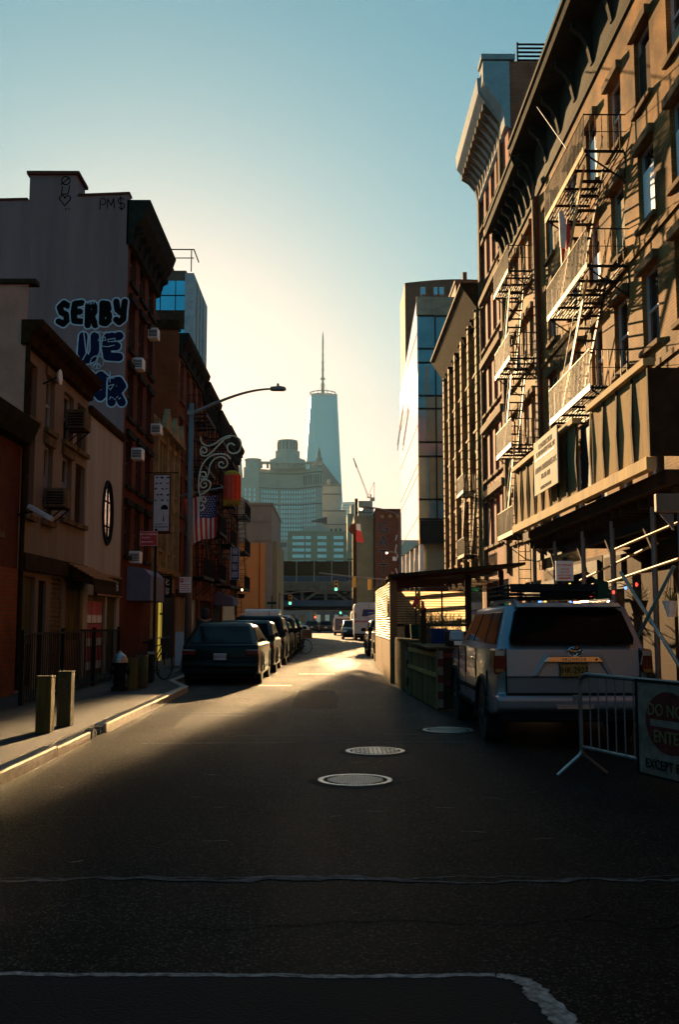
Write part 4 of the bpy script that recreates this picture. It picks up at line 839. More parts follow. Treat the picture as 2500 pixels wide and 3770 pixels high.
for i, (x, y, z, lab) in enumerate(((4.5, 14.6, 1.62, 'dark hanging plant basket left of the plywood booth'), (4.75, 13.9, 1.6, 'pale hanging planter in front of the plywood booth'))):
    t = thing('hanging_basket', lab, 'planter', (x, y, z), 'hanging planters')
    MB().lathe([(.07, 0), (.13, .2), (.14, .22)], (x, y, z), 14).build('pot', 'woodd' if i == 0 else 'swhite', t); s = MB()
    for k in range(40): a = rnd.uniform(0, 6.28); s.bar((x, y, z + .2), (x + .2 * math.cos(a) * rnd.random(), y + .2 * math.sin(a) * rnd.random(), z + .25 + rnd.random() * .16), .012, .004)
    s.build('plant', 'leaf', t); s = MB()
    for k in range(3): a = k * 2.1; s.bar((x + .13 * math.cos(a), y + .13 * math.sin(a), z + .22), (x, y, z + .65), .006)
    s.build('chain', 'iron', t)
# no parking sign right
t = thing('parking_sign', 'pinkish no parking sign on a dark post beside the roof rack', 'sign', (3.9, 17.0, 0))
MB().tube([(4.0, 17.03, 0), (4.0, 17.03, 2.62)], .04).build('post', 'iron', t); MB().box(3.83, 4.13, 16.97, 16.99, 2.22, 2.56).build('plate', 'swhite', t)
text('NO PARKING', .042, 'sred', (3.98, 16.966, 2.49), t)
for z in (2.42, 2.37, 2.31): text('TUES & FRI' if z > 2.4 else '8AM - 9AM' if z > 2.35 else 'EXCEPT SUNDAY', .03, 'sred', (3.98, 16.966, z), t)
MB().box(3.88, 4.08, 16.962, 16.968, 2.255, 2.275).build('arrow', 'sred', t)
# shop front sign 134
t = thing('number_awning', 'dark awning lettered 134 beyond the dining hut', 'awning', (6.2, 27.2, 2.6))
MB().prism([(6.98, 2.9), (6.0, 2.62), (6.0, 2.3), (6.98, 2.3)], 'y', 26.6, 28.5).build('canopy', 'black', t); text('134', .2, 'swhite', (6.3, 26.59, 2.45), t)
# ------------------------------------------------------------------ FAR BACKGROUND
t = thing('glass_tower', 'blue glass tower with dark floor bands behind the left roofs', 'building', (-12, 76, 0))
def gt(mb, n, m, p=None):
    mb.v = [(x * .727, 72 + (y - 99) * .727, 1.55 + (z - 1.55) * .727 if z > 0 else 0) for x, y, z in mb.v]; return mb.build(n, m, p or t)
gt(MB().box(-30, -14.9, 99.06, 110, 0, 37.2), 'core', 'bridget', t)
for i, (z0_, z1_) in enumerate(((33.0, 36.1), (27.0, 31.0), (20.5, 25.2), (14, 18.8))):
    g = gt(MB().box(-30, -15.0, 99.0, 99.05, z0_, z1_), 'glass_band', 'blueglass', t); s = MB()
    for k in range(9): s.box(-29 + k * 1.55 + .6, -28.92 + k * 1.55 + .6, 98.96, 98.998, z0_, z1_)
    s.box(-30, -15.0, 98.955, 98.995, (z0_ + z1_) / 2 - .05, (z0_ + z1_) / 2 + .05); gt(s, 'mullions', 'black', g)
for z0_, z1_ in ((31.02, 32.98), (25.22, 26.98), (18.82, 20.48)): gt(MB().box(-30, -15.0, 98.9, 99.05, z0_, z1_), 'floor_band', 'woodd', t)
gt(MB().box(-14.99, -14.1, 98.9, 110, 0, 36.9), 'end_wall', 'cornicew', t)
for y in (101, 103.5, 106): gt(MB().box(-14.098, -14.03, y, y + .25, 0, 36.7), 'fin', 'panels', t)
s = MB()
for k in range(6): s.box(-28 + k * 2.7, -27.9 + k * 2.7, 99.3, 99.4, 37.2, 39.6)
gt(s.box(-28, -14.2, 99.3, 99.4, 39.5, 39.6).box(-28, -14.2, 99.3, 99.4, 38.6, 38.68).bar((-14.2, 99.3, 39.55), (-14.2, 103, 39.55), .1), 'roof_railing', 'woodd', t)
gt(MB().box(-24, -16.8, 101, 108, 37.2, 38.7), 'roof_plant', 'woodd', t)
t = thing('mural_building', 'plain grey brown block with a large orange painted panel beyond the left row', 'building', (-7.5, 100, 0))
MB().box(-30, -5.72, 95, 112, 0, 12.5).build('wall', 'greyw', t); MB().box(-30, -5.62, 94.85, 112, 12.5, 12.75).build('coping', 'greyw', t)
MB().box(-30, -6.3, 94.96, 94.998, .13, 8.9).build('orange_panel', 'mural', t); MB().box(-6.9, -6.8, 94.93, 94.962, .13, 8.9).build('panel_joint', 'orange', t)
for z in (10.9, 9.1): MB().box(-30, -5.68, 94.93, 94.999, z, z + .12).build('string_course', 'greyw', t)
MB().prism([(-10.2, 12.5), (-8.2, 12.5), (-8.2, 13.3), (-9.2, 13.9), (-10.2, 13.2)], 'y', 98, 101).build('roof_shed', 'greyw', t)
MB().box(-5.718, -5.3, 97, 111, 0, 9.2).build('side_bay', 'khaki', t)
t = thing('khaki_building', 'narrow khaki slab with a blank wall right of the street end', 'building', (4.4, 135, 0))
MB().box(3.0, 5.5, 130, 142, 0, 14.9).build('wall', 'khaki', t); MB().box(2.95, 5.55, 129.95, 142, 14.9, 15.15).build('coping', 'khaki', t)
s = MB()
for k in range(7): s.box(3.1 + k * .4, 3.14 + k * .4, 130, 130.05, 15.15, 16.2)
s.box(3.1, 5.5, 130, 130.05, 16.1, 16.2).box(3.1, 5.5, 130, 130.05, 15.6, 15.66); s.build('roof_railing', 'iron', t)
MB().box(3.6, 5.5, 132, 136, 15.15, 17.4).build('roof_house', 'lime', t); MB().box(3.1, 3.5, 131, 131.6, 15.15, 17.6).build('chimney', 'iron', t)
t = thing('brick_block', 'dark brown brick block with vertical painted letters at the street end', 'building', (7.5, 125, 0))
MB().box(5.62, 20, 125, 140, 0, 15.3).build('wall', 'redd', t); MB().box(5.55, 20, 124.9, 140, 15.3, 15.55).build('coping', 'corniceb', t)
for i, ch in enumerate('GATTU'): text(ch, 2.0, 'grafg', (6.55, 124.99, 13.1 - i * 1.75), t, 'painted_letter', offset=.06); text(ch, 2.0, 'grafb', (6.55, 124.98, 13.1 - i * 1.75), t, 'painted_letter', offset=-.02)
stroke([[(8.2, 11), (8.05, 10.2), (8.35, 9.6), (8.1, 9)], [(8.0, 6.2), (8.3, 7.4), (8.1, 8)], [(8.1, 11.6), (8.25, 12.2)]], 124.995, .12, 'grafw', 'sprayed_line', t)
for x in (6.2, 7.2, 8.2): MB().box(x, x + .45, 124.96, 124.998, 14.4, 14.8).build('window', 'glass', t)
MB().box(7.7, 8.1, 124.96, 124.998, 9.0, 9.5).build('window', 'swhite', t)
# rusty pole with the red sign
t = thing('sign_mast', 'rust brown mast carrying a red and white sign board at its top', 'mast', (2.35, 100, 0))
MB().tube([(2.35, 100, 0), (2.35, 100, 10.9)], .2).build('mast', 'corniceb', t); MB().prism([(1.7, 10.6), (2.1, 10.2), (2.6, 10.3), (2.7, 11.0), (2.3, 11.3), (1.95, 11.1)], 'y', 99.8, 100.3).build('head', 'redd', t)
MB().prism([(2.5, 9.4), (3.3, 9.3), (3.0, 10.4), (2.5, 10.6)], 'y', 99.7, 99.75).build('red_board', 'sred', t); MB().prism([(2.5, 10.62), (3.0, 10.42), (2.9, 11.2), (2.5, 11.2)], 'y', 99.7, 99.75).build('white_board', 'swhite', t)
for z in (3.6, 5.6, 7.6): s = MB().box(1.6, 2.15, 99.9, 100.1, z, z + .12); s.tube([(1.6, 100, z), (1.6, 100, z + .9), (2.2, 100, z + .9)], .03, 4); s.build('step_cage', 'iron', t)
# elevated bridge
br = thing('elevated_bridge', 'steel bridge approach crossing high over the street end', 'bridge', (0, 175, 0))
def bx(*a, n='beam', m='bridget'): return MB().box(*a).build(n, m, br)
bx(-60, 60, 170, 170.2, 9.1, 11.6, n='fence', m='corniceb'); bx(-60, 60, 169.9, 170.1, 8.1, 9.05, n='parapet', m='bridgeb'); bx(-60, 60, 169.8, 180, 6.6, 8.05, n='upper_beam', m='bridget')
bx(-60, 60, 169.7, 170, 5.5, 5.6, n='rail', m='bridgeb')
for i in range(24): bx(-36 + i * 3, -35.85 + i * 3, 169.85, 169.99, 8.1, 11.6, n='fence_post', m='panels')
bx(-60, 60, 175, 175.3, 4.6, 6.6, n='truss_backing', m='black')
for i in range(8):
    x = -30 + i * 8.4; MB().bar((x, 170, 4.7), (x + 2.6, 170, 6.5), .5, .4).bar((x + 5.2, 170, 6.5), (x + 7.8, 170, 4.7), .5, .4).build('truss_diagonal', 'bridget', br); MB().box(x + 2.3, x + 5.5, 169.85, 170.15, 6.0, 6.58).build('gusset', 'bridget', br)
    bx(x + 3.6, x + 4.1, 169.9, 170.1, 4.7, 6.0, n='hanger')
    bx(x - .4, x + .1, 169.92, 170.12, 4.7, 6.58, n='hanger')
bx(-60, 60, 169.6, 181, 3.95, 4.95, n='girder', m='bridgeb'); bx(-60, 60, 170.2, 181, 3.3, 3.94, n='underside', m='black')
for x in (-26, -9.5, 8.5, 26): bx(x, x + 1, 172, 173, 0, 3.3, n='pier', m='bridget')
# street beyond the bridge
for i, (x0, x1, y, h, m, lab) in enumerate(((-40, -6, 290, 11, 'greyw', 'dim low block seen under the bridge on the left'), (-6, 8, 330, 9, 'bridgeb', 'bluish low block closing the view under the bridge'), (8, 45, 290, 11, 'greyw', 'dim low block under the bridge on the right'))):
    t = thing('far_block', lab, 'building', ((x0 + x1) / 2, y, 0)); MB().box(x0, x1, y, y + 30, 0, h).build('wall', m, t); w_ = MB()
    for k in range(int((x1 - x0) / 3)): w_.box(x0 + 1 + k * 3, x0 + 2.4 + k * 3, y - .06, y - .01, 1, 3.4)
    w_.build('shop_windows', 'paleglass' if i == 1 else 'glass', t)
# modern courthouse with strip windows
t = thing('court_block', 'pale office block with strip windows just above the bridge', 'building', (-10, 500, 0))
MB().box(-70, -22, 500, 540, 0, 42).build('left_wing', 'lime', t); MB().box(-22, 8, 498, 540, 0, 46).build('wall', 'khaki', t)
for i in range(6):
    for x0, x1 in ((-19.5, -13.6), (-12.9, -10.3), (-7, -2.4), (1.2, 6.0)): MB().box(x0, x1, 497.8, 497.98, 26.5 + i * 3.1, 28.1 + i * 3.1).build('strip_window', 'paleglass', t)
MB().box(-27, -22.5, 499.8, 499.98, 38, 40.5).build('strip_window', 'grafg', t); MB().prism([(-10, 51.5), (-2.2, 53.5), (-2.2, 50.2)], 'y', 500, 506).build('roof_vent', 'grafb', t)
MB().box(-14, -1, 499, 520, 46, 48.6).build('roof_house', 'lime', t)
t = thing('beige_block', 'small beige block with roof plant beside the banded glass block', 'building', (12, 420, 0)); MB().box(6.8, 14.6, 420, 440, 0, 46.5).build('wall', 'khaki', t); MB().box(8.2, 13.4, 421, 430, 46.5, 50.5).build('roof_plant', 'lime', t)
# municipal building
t = thing('municipal_building', 'huge pale stone tower block with a stepped round crown and rows of tall windows', 'building', (-50, 1065, 0))
MB().box(-93, -77, 1046, 1090, 0, 163).build('left_wing', 'lime', t)
MB().prism([(-77, 1058), (-58, 1066), (-34, 1066), (-16, 1050), (-10, 1050), (-10, 1100), (-93, 1100), (-77, 1090)], 'z', 0, 163).build('wall', 'lime', t)
MB().lathe([(8.4, 163), (8.4, 171), (9, 171.2), (9, 173)], (-84, 1056, 0), 24).build('corner_turret', 'lime', t)
for i in range(10): MB().box(-76 + i * 6.6, -73.6 + i * 6.6, 1052, 1055, 163, 168).build('colonnade_pier', 'lime', t)
MB().box(-77, -10, 1050.5, 1060, 168, 170).build('colonnade_beam', 'lime', t)
c = MB().box(-66, -28, 1056, 1090, 163, 173).build('tower_base', 'lime', t)
MB().lathe([(16.5, 173), (16.5, 175.5), (13.4, 175.6), (13.4, 184), (10.4, 184.2), (10.4, 194.5), (10.9, 194.7), (10.9, 196)], (-47.8, 1072, 0), 24).build('round_crown', 'lime', t)
for i in range(16): a = i * math.pi / 8; MB().box(-47.8 + 10.7 * math.cos(a) - .6, -47.8 + 10.7 * math.cos(a) + .6, 1072 + 10.7 * math.sin(a) - .6, 1072 + 10.7 * math.sin(a) + .6, 185.5, 194).build('crown_column', 'limed', t)
MB().tube([(-97, 1052, 150), (-97, 1052, 166), (-97, 1052, 175)], [3.2, 1.5, .4], 8).build('statue', 'lime', t)
MB().box(-100, -93.01, 1048, 1090, 0, 152).build('low_wing', 'lime', t)
COLX = [(-91.5, 1046), (-87, 1046), (-82, 1046)] + [(-75 + k * 2.6, None) for k in range(7)] + [(-54 + k * 2.75, None) for k in range(14)]
def front(x):
    for (xa, ya), (xb, yb) in zip([(-77, 1058), (-58, 1066), (-34, 1066), (-16, 1050)], [(-58, 1066), (-34, 1066), (-16, 1050), (-10, 1050)]):
        if xa <= x <= xb: return ya + (yb - ya) * (x - xa) / (xb - xa)
    return 1050
for x, y in COLX:
    yy = y or front(x)
    for z0_, z1_ in ((62, 98), (101, 122), (127, 140)):
        f = MB(); k = int((z1_ - z0_) / 5)
        for q in range(k + 1): f.box(x, x + 1.35, yy - .9, yy + 1.6, z0_ + q * 5, z0_ + q * 5 + 3.3)
        f.build('window_column', 'paleglass', t)
for z in (99.5, 124, 142, 158): MB().prism([(-77, 1057.6), (-58, 1065.6), (-34, 1065.6), (-16, 1049.6), (-9.6, 1049.6), (-9.6, 1060), (-77, 1080)], 'z', z, z + 1.4).build('string_course', 'limed', t)
for k in range(8): MB().box(-30 + k * 2.6, -28.8 + k * 2.6, front(-29 + k * 2.6) - 1, front(-29 + k * 2.6) + 2, 146, 156).build('window_column', 'limed', t)
# courthouse with the pyramid
t = thing('pyramid_courthouse', 'pale courthouse tower with a steep dark pyramid roof and spike', 'building', (-14.6, 1170, 0))
X0 = -14.6
MB().box(X0 - 25, X0 + 25, 1145, 1195, 0, 158).build('tower', 'lime', t); MB().box(X0 - 33, X0 + 31, 1140, 1200, 0, 128).build('base', 'lime', t); MB().box(X0 - 36, X0 + 34, 1136, 1204, 0, 112).build('lower_base', 'lime', t)
v = [(X0 - 25, 1145, 158), (X0 + 25, 1145, 158), (X0 + 25, 1195, 158), (X0 - 25, 1195, 158)]; v2 = [(X0 - 4, 1166, 188), (X0 + 4, 1166, 188), (X0 + 4, 1174, 188), (X0 - 4, 1174, 188)]
MB().add(v + v2, [(0, 1, 5, 4), (1, 2, 6, 5), (2, 3, 7, 6), (3, 0, 4, 7), (4, 5, 6, 7)]).build('pyramid_roof', 'limed', t)
MB().lathe([(4.4, 187), (3.6, 192), (2.4, 194), (2.2, 198), (.3, 206)], (X0, 1170, 0), 10).build('spike', 'limed', t)
MB().lathe([(1, 158), (3, 160), (2.6, 164)], (X0 + 12, 1146, 0), 8).build('dormer', 'lime', t)
for k in range(5): MB().box(X0 + 3 + k * 5.2, X0 + 5.2 + k * 5.2, 1135, 1137, 96, 106).build('window', 'graf', t); MB().box(X0 + 3 + k * 5.2, X0 + 4.6 + k * 5.2, 1139, 1141, 62, 76).build('window', 'paleglass', t)
for z in (90, 110, 126, 146, 156): MB().box(X0 - 36.5, X0 + (34.6 if z < 112 else 31.6 if z < 128 else 25.7), 1135.2 if z < 112 else 1139.3 if z < 128 else 1144.2, 1200, z, z + 1.5).build('string_course', 'limed', t)
# the tall glass tower with a mast
t = thing('glass_skyscraper', 'very tall tapering teal glass skyscraper with a ringed crown and needle mast', 'building', (-16.3, 1830, 0))
def sq(s_, a, z): return [(-16.3 + s_ / math.sqrt(2) * math.cos(R(a + 45 + 90 * k)), 1830 + s_ / math.sqrt(2) * math.sin(R(a + 45 + 90 * k)), z) for k in range(4)]
A = 6; lo = sq(64, A + 45, 57); hi = sq(49, A, 413); v = sq(64, A + 45, 0) + lo + hi; f = []
for k in range(4):
    k2 = (k + 1) % 4; f += [(k, k2, 4 + k2, 4 + k)]
    f += [(4 + k, 4 + k2, 8 + k2), (4 + k, 8 + k2, 8 + k)]
f.append((8, 9, 10, 11))
MB().add(v, f).build('glass_shaft', 'wtcglass', t)
MB().add(sq(49.6, A, 413) + sq(49.6, A, 417), [(0, 1, 5, 4), (1, 2, 6, 5), (2, 3, 7, 6), (3, 0, 4, 7), (4, 5, 6, 7)]).build('parapet', 'cornicew', t)
for z in (418.5, 423.5): MB().tube([(-16.3 + 24 * math.cos(i * math.pi / 16), 1830 + 24 * math.sin(i * math.pi / 16), z) for i in range(32)], .9, 6, closed=True).build('crown_ring', 'limed', t)
for i in range(16): a = i * math.pi / 8; MB().bar((-16.3 + 24 * math.cos(a), 1830 + 24 * math.sin(a), 417), (-16.3 + 24 * math.cos(a), 1830 + 24 * math.sin(a), 425.5), .8).build('crown_post', 'limed', t)
m_ = MB().lathe([(3.4, 417), (2.8, 440), (2.0, 445), (1.9, 470), (1.5, 490), (1.2, 510), (1.5, 522), (1.2, 532), (.2, 543)], (-16.3, 1830, 0), 10).build('mast', 'limed', t)
for z, r in ((450, 4.6), (452, 3.6), (468, 2.6), (482, 2.8), (496, 2.4), (510, 2.2), (520, 2.0)): MB().lathe([(r, z), (r, z + 1.4)], (-16.3, 1830, 0), 12).build('mast_ring', 'limed', m_)
for a in (30, 150, 270): MB().bar((-16.3 + 14 * math.cos(R(a)), 1830 + 14 * math.sin(R(a)), 417), (-16.3, 1830, 450), .4).build('mast_stay', 'limed', m_)
t = thing('banded_glass_block', 'pale banded glass block to the right of the skyscraper', 'building', (34, 1310, 0))
MB().prism([(13.5, 1300), (40, 1292), (56, 1305), (56, 1340), (13.5, 1340)], 'z', 0, 150).build('wall', 'bandglass', t); MB().prism([(14.5, 1302), (40, 1294), (54, 1306), (54, 1338), (14.5, 1338)], 'z', 150, 156).build('roof_level', 'bandglass', t)
t = thing('tower_crane', 'slender luffing crane on top of the banded glass block', 'crane', (46, 1300, 150))
s = MB().bar((52, 1310, 150), (52, 1310, 168), 1.6).bar((47, 1310, 163), (57.5, 1310, 163), 1.0).bar((57, 1310, 163), (57, 1310, 184), .7).bar((48, 1310, 164), (57, 1310, 184), .5); s.build('mast', 'redd', t)
MB().box(53, 57.5, 1309, 1311, 158.5, 162.6).build('counterweight', 'redd', t)
s = MB().bar((48.5, 1310, 163), (29.5, 1310, 214), .55).bar((50.2, 1310, 163.5), (30.4, 1310, 214.3), .55)
for i in range(14): q = i / 14; s.bar((48.5 - 19 * q, 1310, 163 + 51 * q), (50.2 - 19.8 * (q + .05), 1310, 163.5 + 50.8 * (q + .05)), .35)
s.build('boom', 'redd', t); MB().bar((33.5, 1310, 203), (29.3, 1310, 216), 2.2, 1.5).build('boom_tip', 'redd', t)
# ------------------------------------------------------------------ VEHICLES
def wheel(root, x, y, r, w, rim='steel'):
    o = 1 if x > 0 else -1; c = Vector(root.location)
    t = MB().lathe([(r * .62, -w / 2), (r * .93, -w / 2), (r, -w / 2 + .03), (r, w / 2 - .03), (r * .93, w / 2), (r * .62, w / 2)], (x, y, r), 28, 'x')
    t.v = [tuple(Vector(p) + c) for p in t.v]; q = t.build('wheel', 'rubber', root, smooth=False)
    m = MB(); e = x + o * (w / 2 - .015)
    m.lathe([(r * .62, e - .012), (r * .62, e + .012), (r * .55, e + .012), (r * .55, e - .012)], (0, y, r), 24, 'x'); m.lathe([(r * .14, e - .02), (r * .14, e + .012)], (0, y, r), 10, 'x')
    for k in range(6): a = k * math.pi / 3; m.bar((e, y + r * .1 * math.cos(a), r + r * .1 * math.sin(a)), (e, y + r * .58 * math.cos(a), r + r * .58 * math.sin(a)), .05, .03, up=(1, 0, 0))
    m.v = [tuple(Vector(p) + c) for p in m.v]; m.build('rim', rim, q); return q
def put(root, mb, name, m, **kw):
    c = Vector(root.location); mb.v = [tuple(Vector(p) + c) for p in mb.v]
    par = kw.pop('parent', root)
    return mb.build(name, m, par, **kw)
def car(name, label, cat, loc, L, W, H, paint, belt, rw, fw, y0t, y1t, y0b, y1b, hood, group=None, r=.35, ang=0, wt=.14, clr=.2, rear=None, rails=False, plate='platew', ptxt=None, facing=1, tail=(.62, .98), rim='steel', trunk=None):
    """local frame: rear bumper at y = 0, nose at y = L, centre line x = 0"""
    t = thing(name, label, cat, loc, group); h = W / 2; ar = r + .06
    rear = rear or [(.04, clr + .12), (0, clr + .24), (.02, belt - .42), (.07, belt - .38), (.05, belt - .12), (.10, belt)]
    o = list(rear)
    if trunk: o += trunk
    o += [(y1b, belt - .01), (y1b + .35, hood + .02), (L - .28, hood - .07), (L - .08, hood - .17), (L, hood - .38), (L, clr + .2), (L - .06, clr + .06)]
    def archpts(c): return [(c + ar * math.cos(R(a)), max(clr, r + ar * math.sin(R(a)))) for a in range(-10, 191, 20)]
    o += [(fw + ar + .04, clr)] + archpts(fw) + [(fw - ar - .04, clr), (rw + ar + .04, clr)] + archpts(rw) + [(rw - ar - .04, clr + .03)]
    m = MB().prism(o, 'x', -h, h)
    for i, p in enumerate(m.v):       # tumblehome towards sill and belt
        z = p[2]; k = .97 if z < clr + .06 else 1.0 - .035 * max(0, (z - .75) / .45)
        yk = 1 - .10 * max(0, (p[1] - (L - .5)) / .5) ** 2 - .05 * max(0, (.4 - p[1]) / .4) ** 2
        m.v[i] = (p[0] * k * yk, p[1], z)
    put(t, m, 'body', paint, smooth=True, bevel=.10 if paint == 'carsilver' else .11, seg=4)
    hb, ht = h * .955, h - wt - .04
    B = [(-hb, y0b, belt - .02), (hb, y0b, belt - .02), (hb, y1b, belt - .02), (-hb, y1b, belt - .02)]; T = [(-ht, y0t, H - .045), (ht, y0t, H - .045), (ht, y1t, H - .06), (-ht, y1t, H - .06)]
    ym = (y0t + y1t) / 2
    cab = MB().add(B + T + [(-ht * .8, y0t + .06, H - .008), (ht * .8, y0t + .06, H - .008), (ht * .8, y1t - .2, H - .02), (-ht * .8, y1t - .2, H - .02), (0, ym, H)],
                   [(0, 1, 5, 4), (1, 2, 6, 5), (2, 3, 7, 6), (3, 0, 4, 7), (4, 5, 9, 8), (5, 6, 10, 9), (6, 7, 11, 10), (7, 4, 8, 11), (8, 9, 12), (9, 10, 12), (10, 11, 12), (11, 8, 12)])
    put(t, cab, 'cabin', paint, bevel=.03 if paint == 'carsilver' else .07, seg=4, smooth=True)
    Bv, Tv = [Vector(p) for p in B], [Vector(p) for p in T]
    def panel(i, j, u0, u1, v0, v1, name, mm='cglass', d=.012, sk=0.):
        def P(u, v): return (Bv[i].lerp(Bv[j], u)).lerp(Tv[i].lerp(Tv[j], u), v)
        q = [P(u0, v0), P(u1, v0), P(u1 - sk, v1), P(u0 + sk, v1)]; n = (q[1] - q[0]).cross(q[3] - q[0]).normalized(); c = sum(q, Vector()) / 4
        if n.dot(c - Vector((0, ym, (belt + H) / 2))) < 0: n = -n
        q2 = [p + n * d for p in q]; q1 = [p - n * .01 for p in q]
        return put(t, MB().add(q2 + q1, [(0, 1, 2, 3), (7, 6, 5, 4), (0, 4, 5, 1), (1, 5, 6, 2), (2, 6, 7, 3), (3, 7, 4, 0)]), name, mm, bevel=.02)
    panel(0, 1, .07, .93, .10, .9, 'rear_window'); panel(2, 3, .06, .94, .06, .94, 'windscreen')
    for s, (i, j) in ((1, (1, 2)), (-1, (3, 0))):
        cuts = [(.04, .28), (.31, .60), (.63, .95)]
        for a, b_ in cuts:
            u0, u1 = (a, b_) if s == 1 else (1 - b_, 1 - a); panel(i, j, u0, u1, .12, .88, 'side_window')
        put(t, MB().box(s * (h - .02), s * (h + .005), .5, L - .7, .34, .44), 'side_trim', 'black', bevel=.01)
        put(t, MB().prism([(y1b - .42, belt + .03), (y1b - .25, belt + .03), (y1b - .25, belt + .17), (y1b - .38, belt + .19)], 'x', s * (h - .04), s * (h + .17)), 'mirror', 'black' if paint != 'carsilver' else paint, bevel=.03)
        z0_, z1_ = tail; put(t, MB().box(s * (h - .36), s * (h - .035), -.012, .16, belt - .25, belt - .11), 'tail_light', 'tail', bevel=.03)
        put(t, MB().box(s * (h - .42), s * (h - .10), L - .18, L - .015, hood - .34, hood - .2), 'headlight', 'chrome', bevel=.03)
        if rails: put(t, MB().tube([(s * ht * .86, y0t + .25, H - .02), (s * ht * .86, y0t + .3, H + .05), (s * ht * .86, y1t - .3, H + .05), (s * ht * .86, y1t - .2, H - .02)], .018, 6), 'roof_rail', 'steel')
        for y in (rw, fw): wheel(t, s * (h - .12), y, r, .23, rim)
        for y in (rw, fw):
            put(t, MB().tube([(s * (h + .003), y + ar * math.cos(R(a)), r + ar * math.sin(R(a))) for a in range(-5, 186, 19)], .028, 6), 'arch_trim', 'black')
    put(t, MB().box(-h + .12, h - .12, .12, L - .15, clr - .02, .55), 'underside', 'black')
    put(t, MB().box(-h + .08, h - .08, -.03, .12, clr + .08, clr + .2), 'rear_bumper', 'black', bevel=.03)
    pl = put(t, MB().box(-.155, .155, -.022, -.004, belt - .36, belt - .20), 'licence_plate', plate, bevel=.006)
    if ptxt: text(ptxt, .10, 'grafb', Vector(loc) + Vector((0, -.026, belt - .285)), pl, depth=.002)
    if facing < 0: t.rotation_euler = (0, 0, math.pi)
    if ang: t.rotation_euler = (0, 0, R(ang))
    return t
PK = 'cars parked along the left kerb'
car('parked_car', 'black hatchback SUV parked nearest on the left with a white plate', 'car', (-2.66, 24.1, 0), 4.75, 1.90, 1.50, 'carblack', .97, .95, 3.8, 1.05, 2.5, .10, 3.75, .93, PK, wt=.22, ptxt='KEN 6136', ang=0)
car('parked_car', 'second black car in the left row with a sunlit silver roof', 'car', (-2.56, 29.25, 0), 4.7, 1.86, 1.56, 'cargrey', 1.0, .95, 3.7, .6, 2.6, .12, 3.6, .95, PK, ang=.3)
car('parked_car', 'taller dark car third in the left row with roof rails', 'car', (-2.52, 34.4, 0), 4.8, 1.9, 1.72, 'carblack', 1.08, .95, 3.75, .45, 2.7, .12, 3.5, 1.0, PK, rails=True)
car('parked_car', 'dark car fourth in the left row, before the white box truck', 'car', (-2.5, 39.7, 0), 4.6, 1.84, 1.55, 'carblack', 1.0, .95, 3.65, .7, 2.6, .12, 3.6, .95, PK)
car('parked_car', 'dark car fifth in the left row, half hidden by the others', 'car', (-2.5, 45.0, 0), 4.7, 1.88, 1.68, 'cargrey', 1.05, .95, 3.7, .5, 2.7, .12, 3.5, 1.0, PK, rails=True)
car('parked_car', 'last dark car at the far end of the left row', 'car', (-2.45, 51.0, 0), 4.7, 1.88, 1.68, 'carblack', 1.05, .95, 3.7, .5, 2.7, .12, 3.5, 1.0, PK)
PK2 = 'dark cars parked beyond the dining hut'
car('parked_car', 'black SUV just beyond the dining hut', 'car', (2.6, 37.4, 0), 4.8, 1.92, 1.75, 'carblack', 1.1, .95, 3.75, .45, 2.7, .12, 3.5, 1.05, PK2, rails=True)
car('parked_car', 'dark car ahead of the black SUV on the right', 'car', (2.5, 43.4, 0), 4.7, 1.88, 1.6, 'cargrey', 1.02, .95, 3.7, .6, 2.6, .12, 3.5, 1.0, PK2)
car('car', 'oncoming car with glinting headlights beside the mail truck', 'car', (1.75, 86, 0), 4.6, 1.8, 1.6, 'cargrey', 1.0, .95, 3.65, .7, 2.6, .12, 3.6, .95, facing=-1)
for i, (x, y, lab) in enumerate(((-.7, 128, 'small dark car under the bridge, left of the van'), (-2.6, 134, 'far dark car under the bridge at the left'))):
    car('car', lab, 'car', (x, y, 0), 4.5, 1.8, 1.5, 'cargrey', .95, .9, 3.6, .8, 2.6, .15, 3.6, .92, 'far cars under the bridge')
def van(name, label, loc, W, H, L, m, cat='van'):
    t = thing(name, label, cat, loc); h = W / 2
    out = [(-h, .4), (h, .4), (h, H - .35), (h - .08, H - .1), (h - .3, H), (-h + .3, H), (-h + .08, H - .1), (-h, H - .35)]
    put(t, MB().prism(out, 'y', 0, L * .78), 'box_body', m, bevel=.03); put(t, MB().prism([(-h + .1, .45), (h - .1, .45), (h - .1, H * .62), (h - .3, H * .8), (-h + .3, H * .8), (-h + .1, H * .62)], 'y', L * .78 + .004, L), 'cab', m, bevel=.06)
    for s in (-1, 1):
        for y in (L * .17, L * .82): wheel(t, s * (h - .16), y, .38, .26)
    put(t, MB().box(-h + .15, h - .15, .1, L - .2, .25, .41), 'chassis', 'black')
    return t
t = van('mail_truck', 'white mail truck with a blue eagle head emblem and a red stripe', (2.9, 77, 0), 2.3, 2.92, 6.2, 'carwhite', 'truck')
put(t, MB().prism([(-.55, 1.86), (.15, 1.86), (.95, 2.16), (.95, 2.3), (.2, 2.4), (-.45, 2.4)], 'y', -.02, -.002), 'eagle_emblem', 'sblue')
put(t, MB().prism([(-.2, 1.86), (.95, 2.2), (.95, 2.12), (.1, 1.82)], 'y', -.035, -.022), 'emblem_cut', 'swhite'); put(t, MB().prism([(-.05, 2.13), (.95, 2.26), (.95, 2.22), (-.05, 2.1)], 'y', -.036, -.023), 'emblem_cut', 'swhite')
put(t, MB().box(-1.149, 1.149, -.02, -.002, 1.42, 1.48), 'red_stripe', 'sred'); put(t, MB().box(-1.149, 1.149, -.021, -.002, 1.5, 1.53), 'blue_stripe', 'sblue')
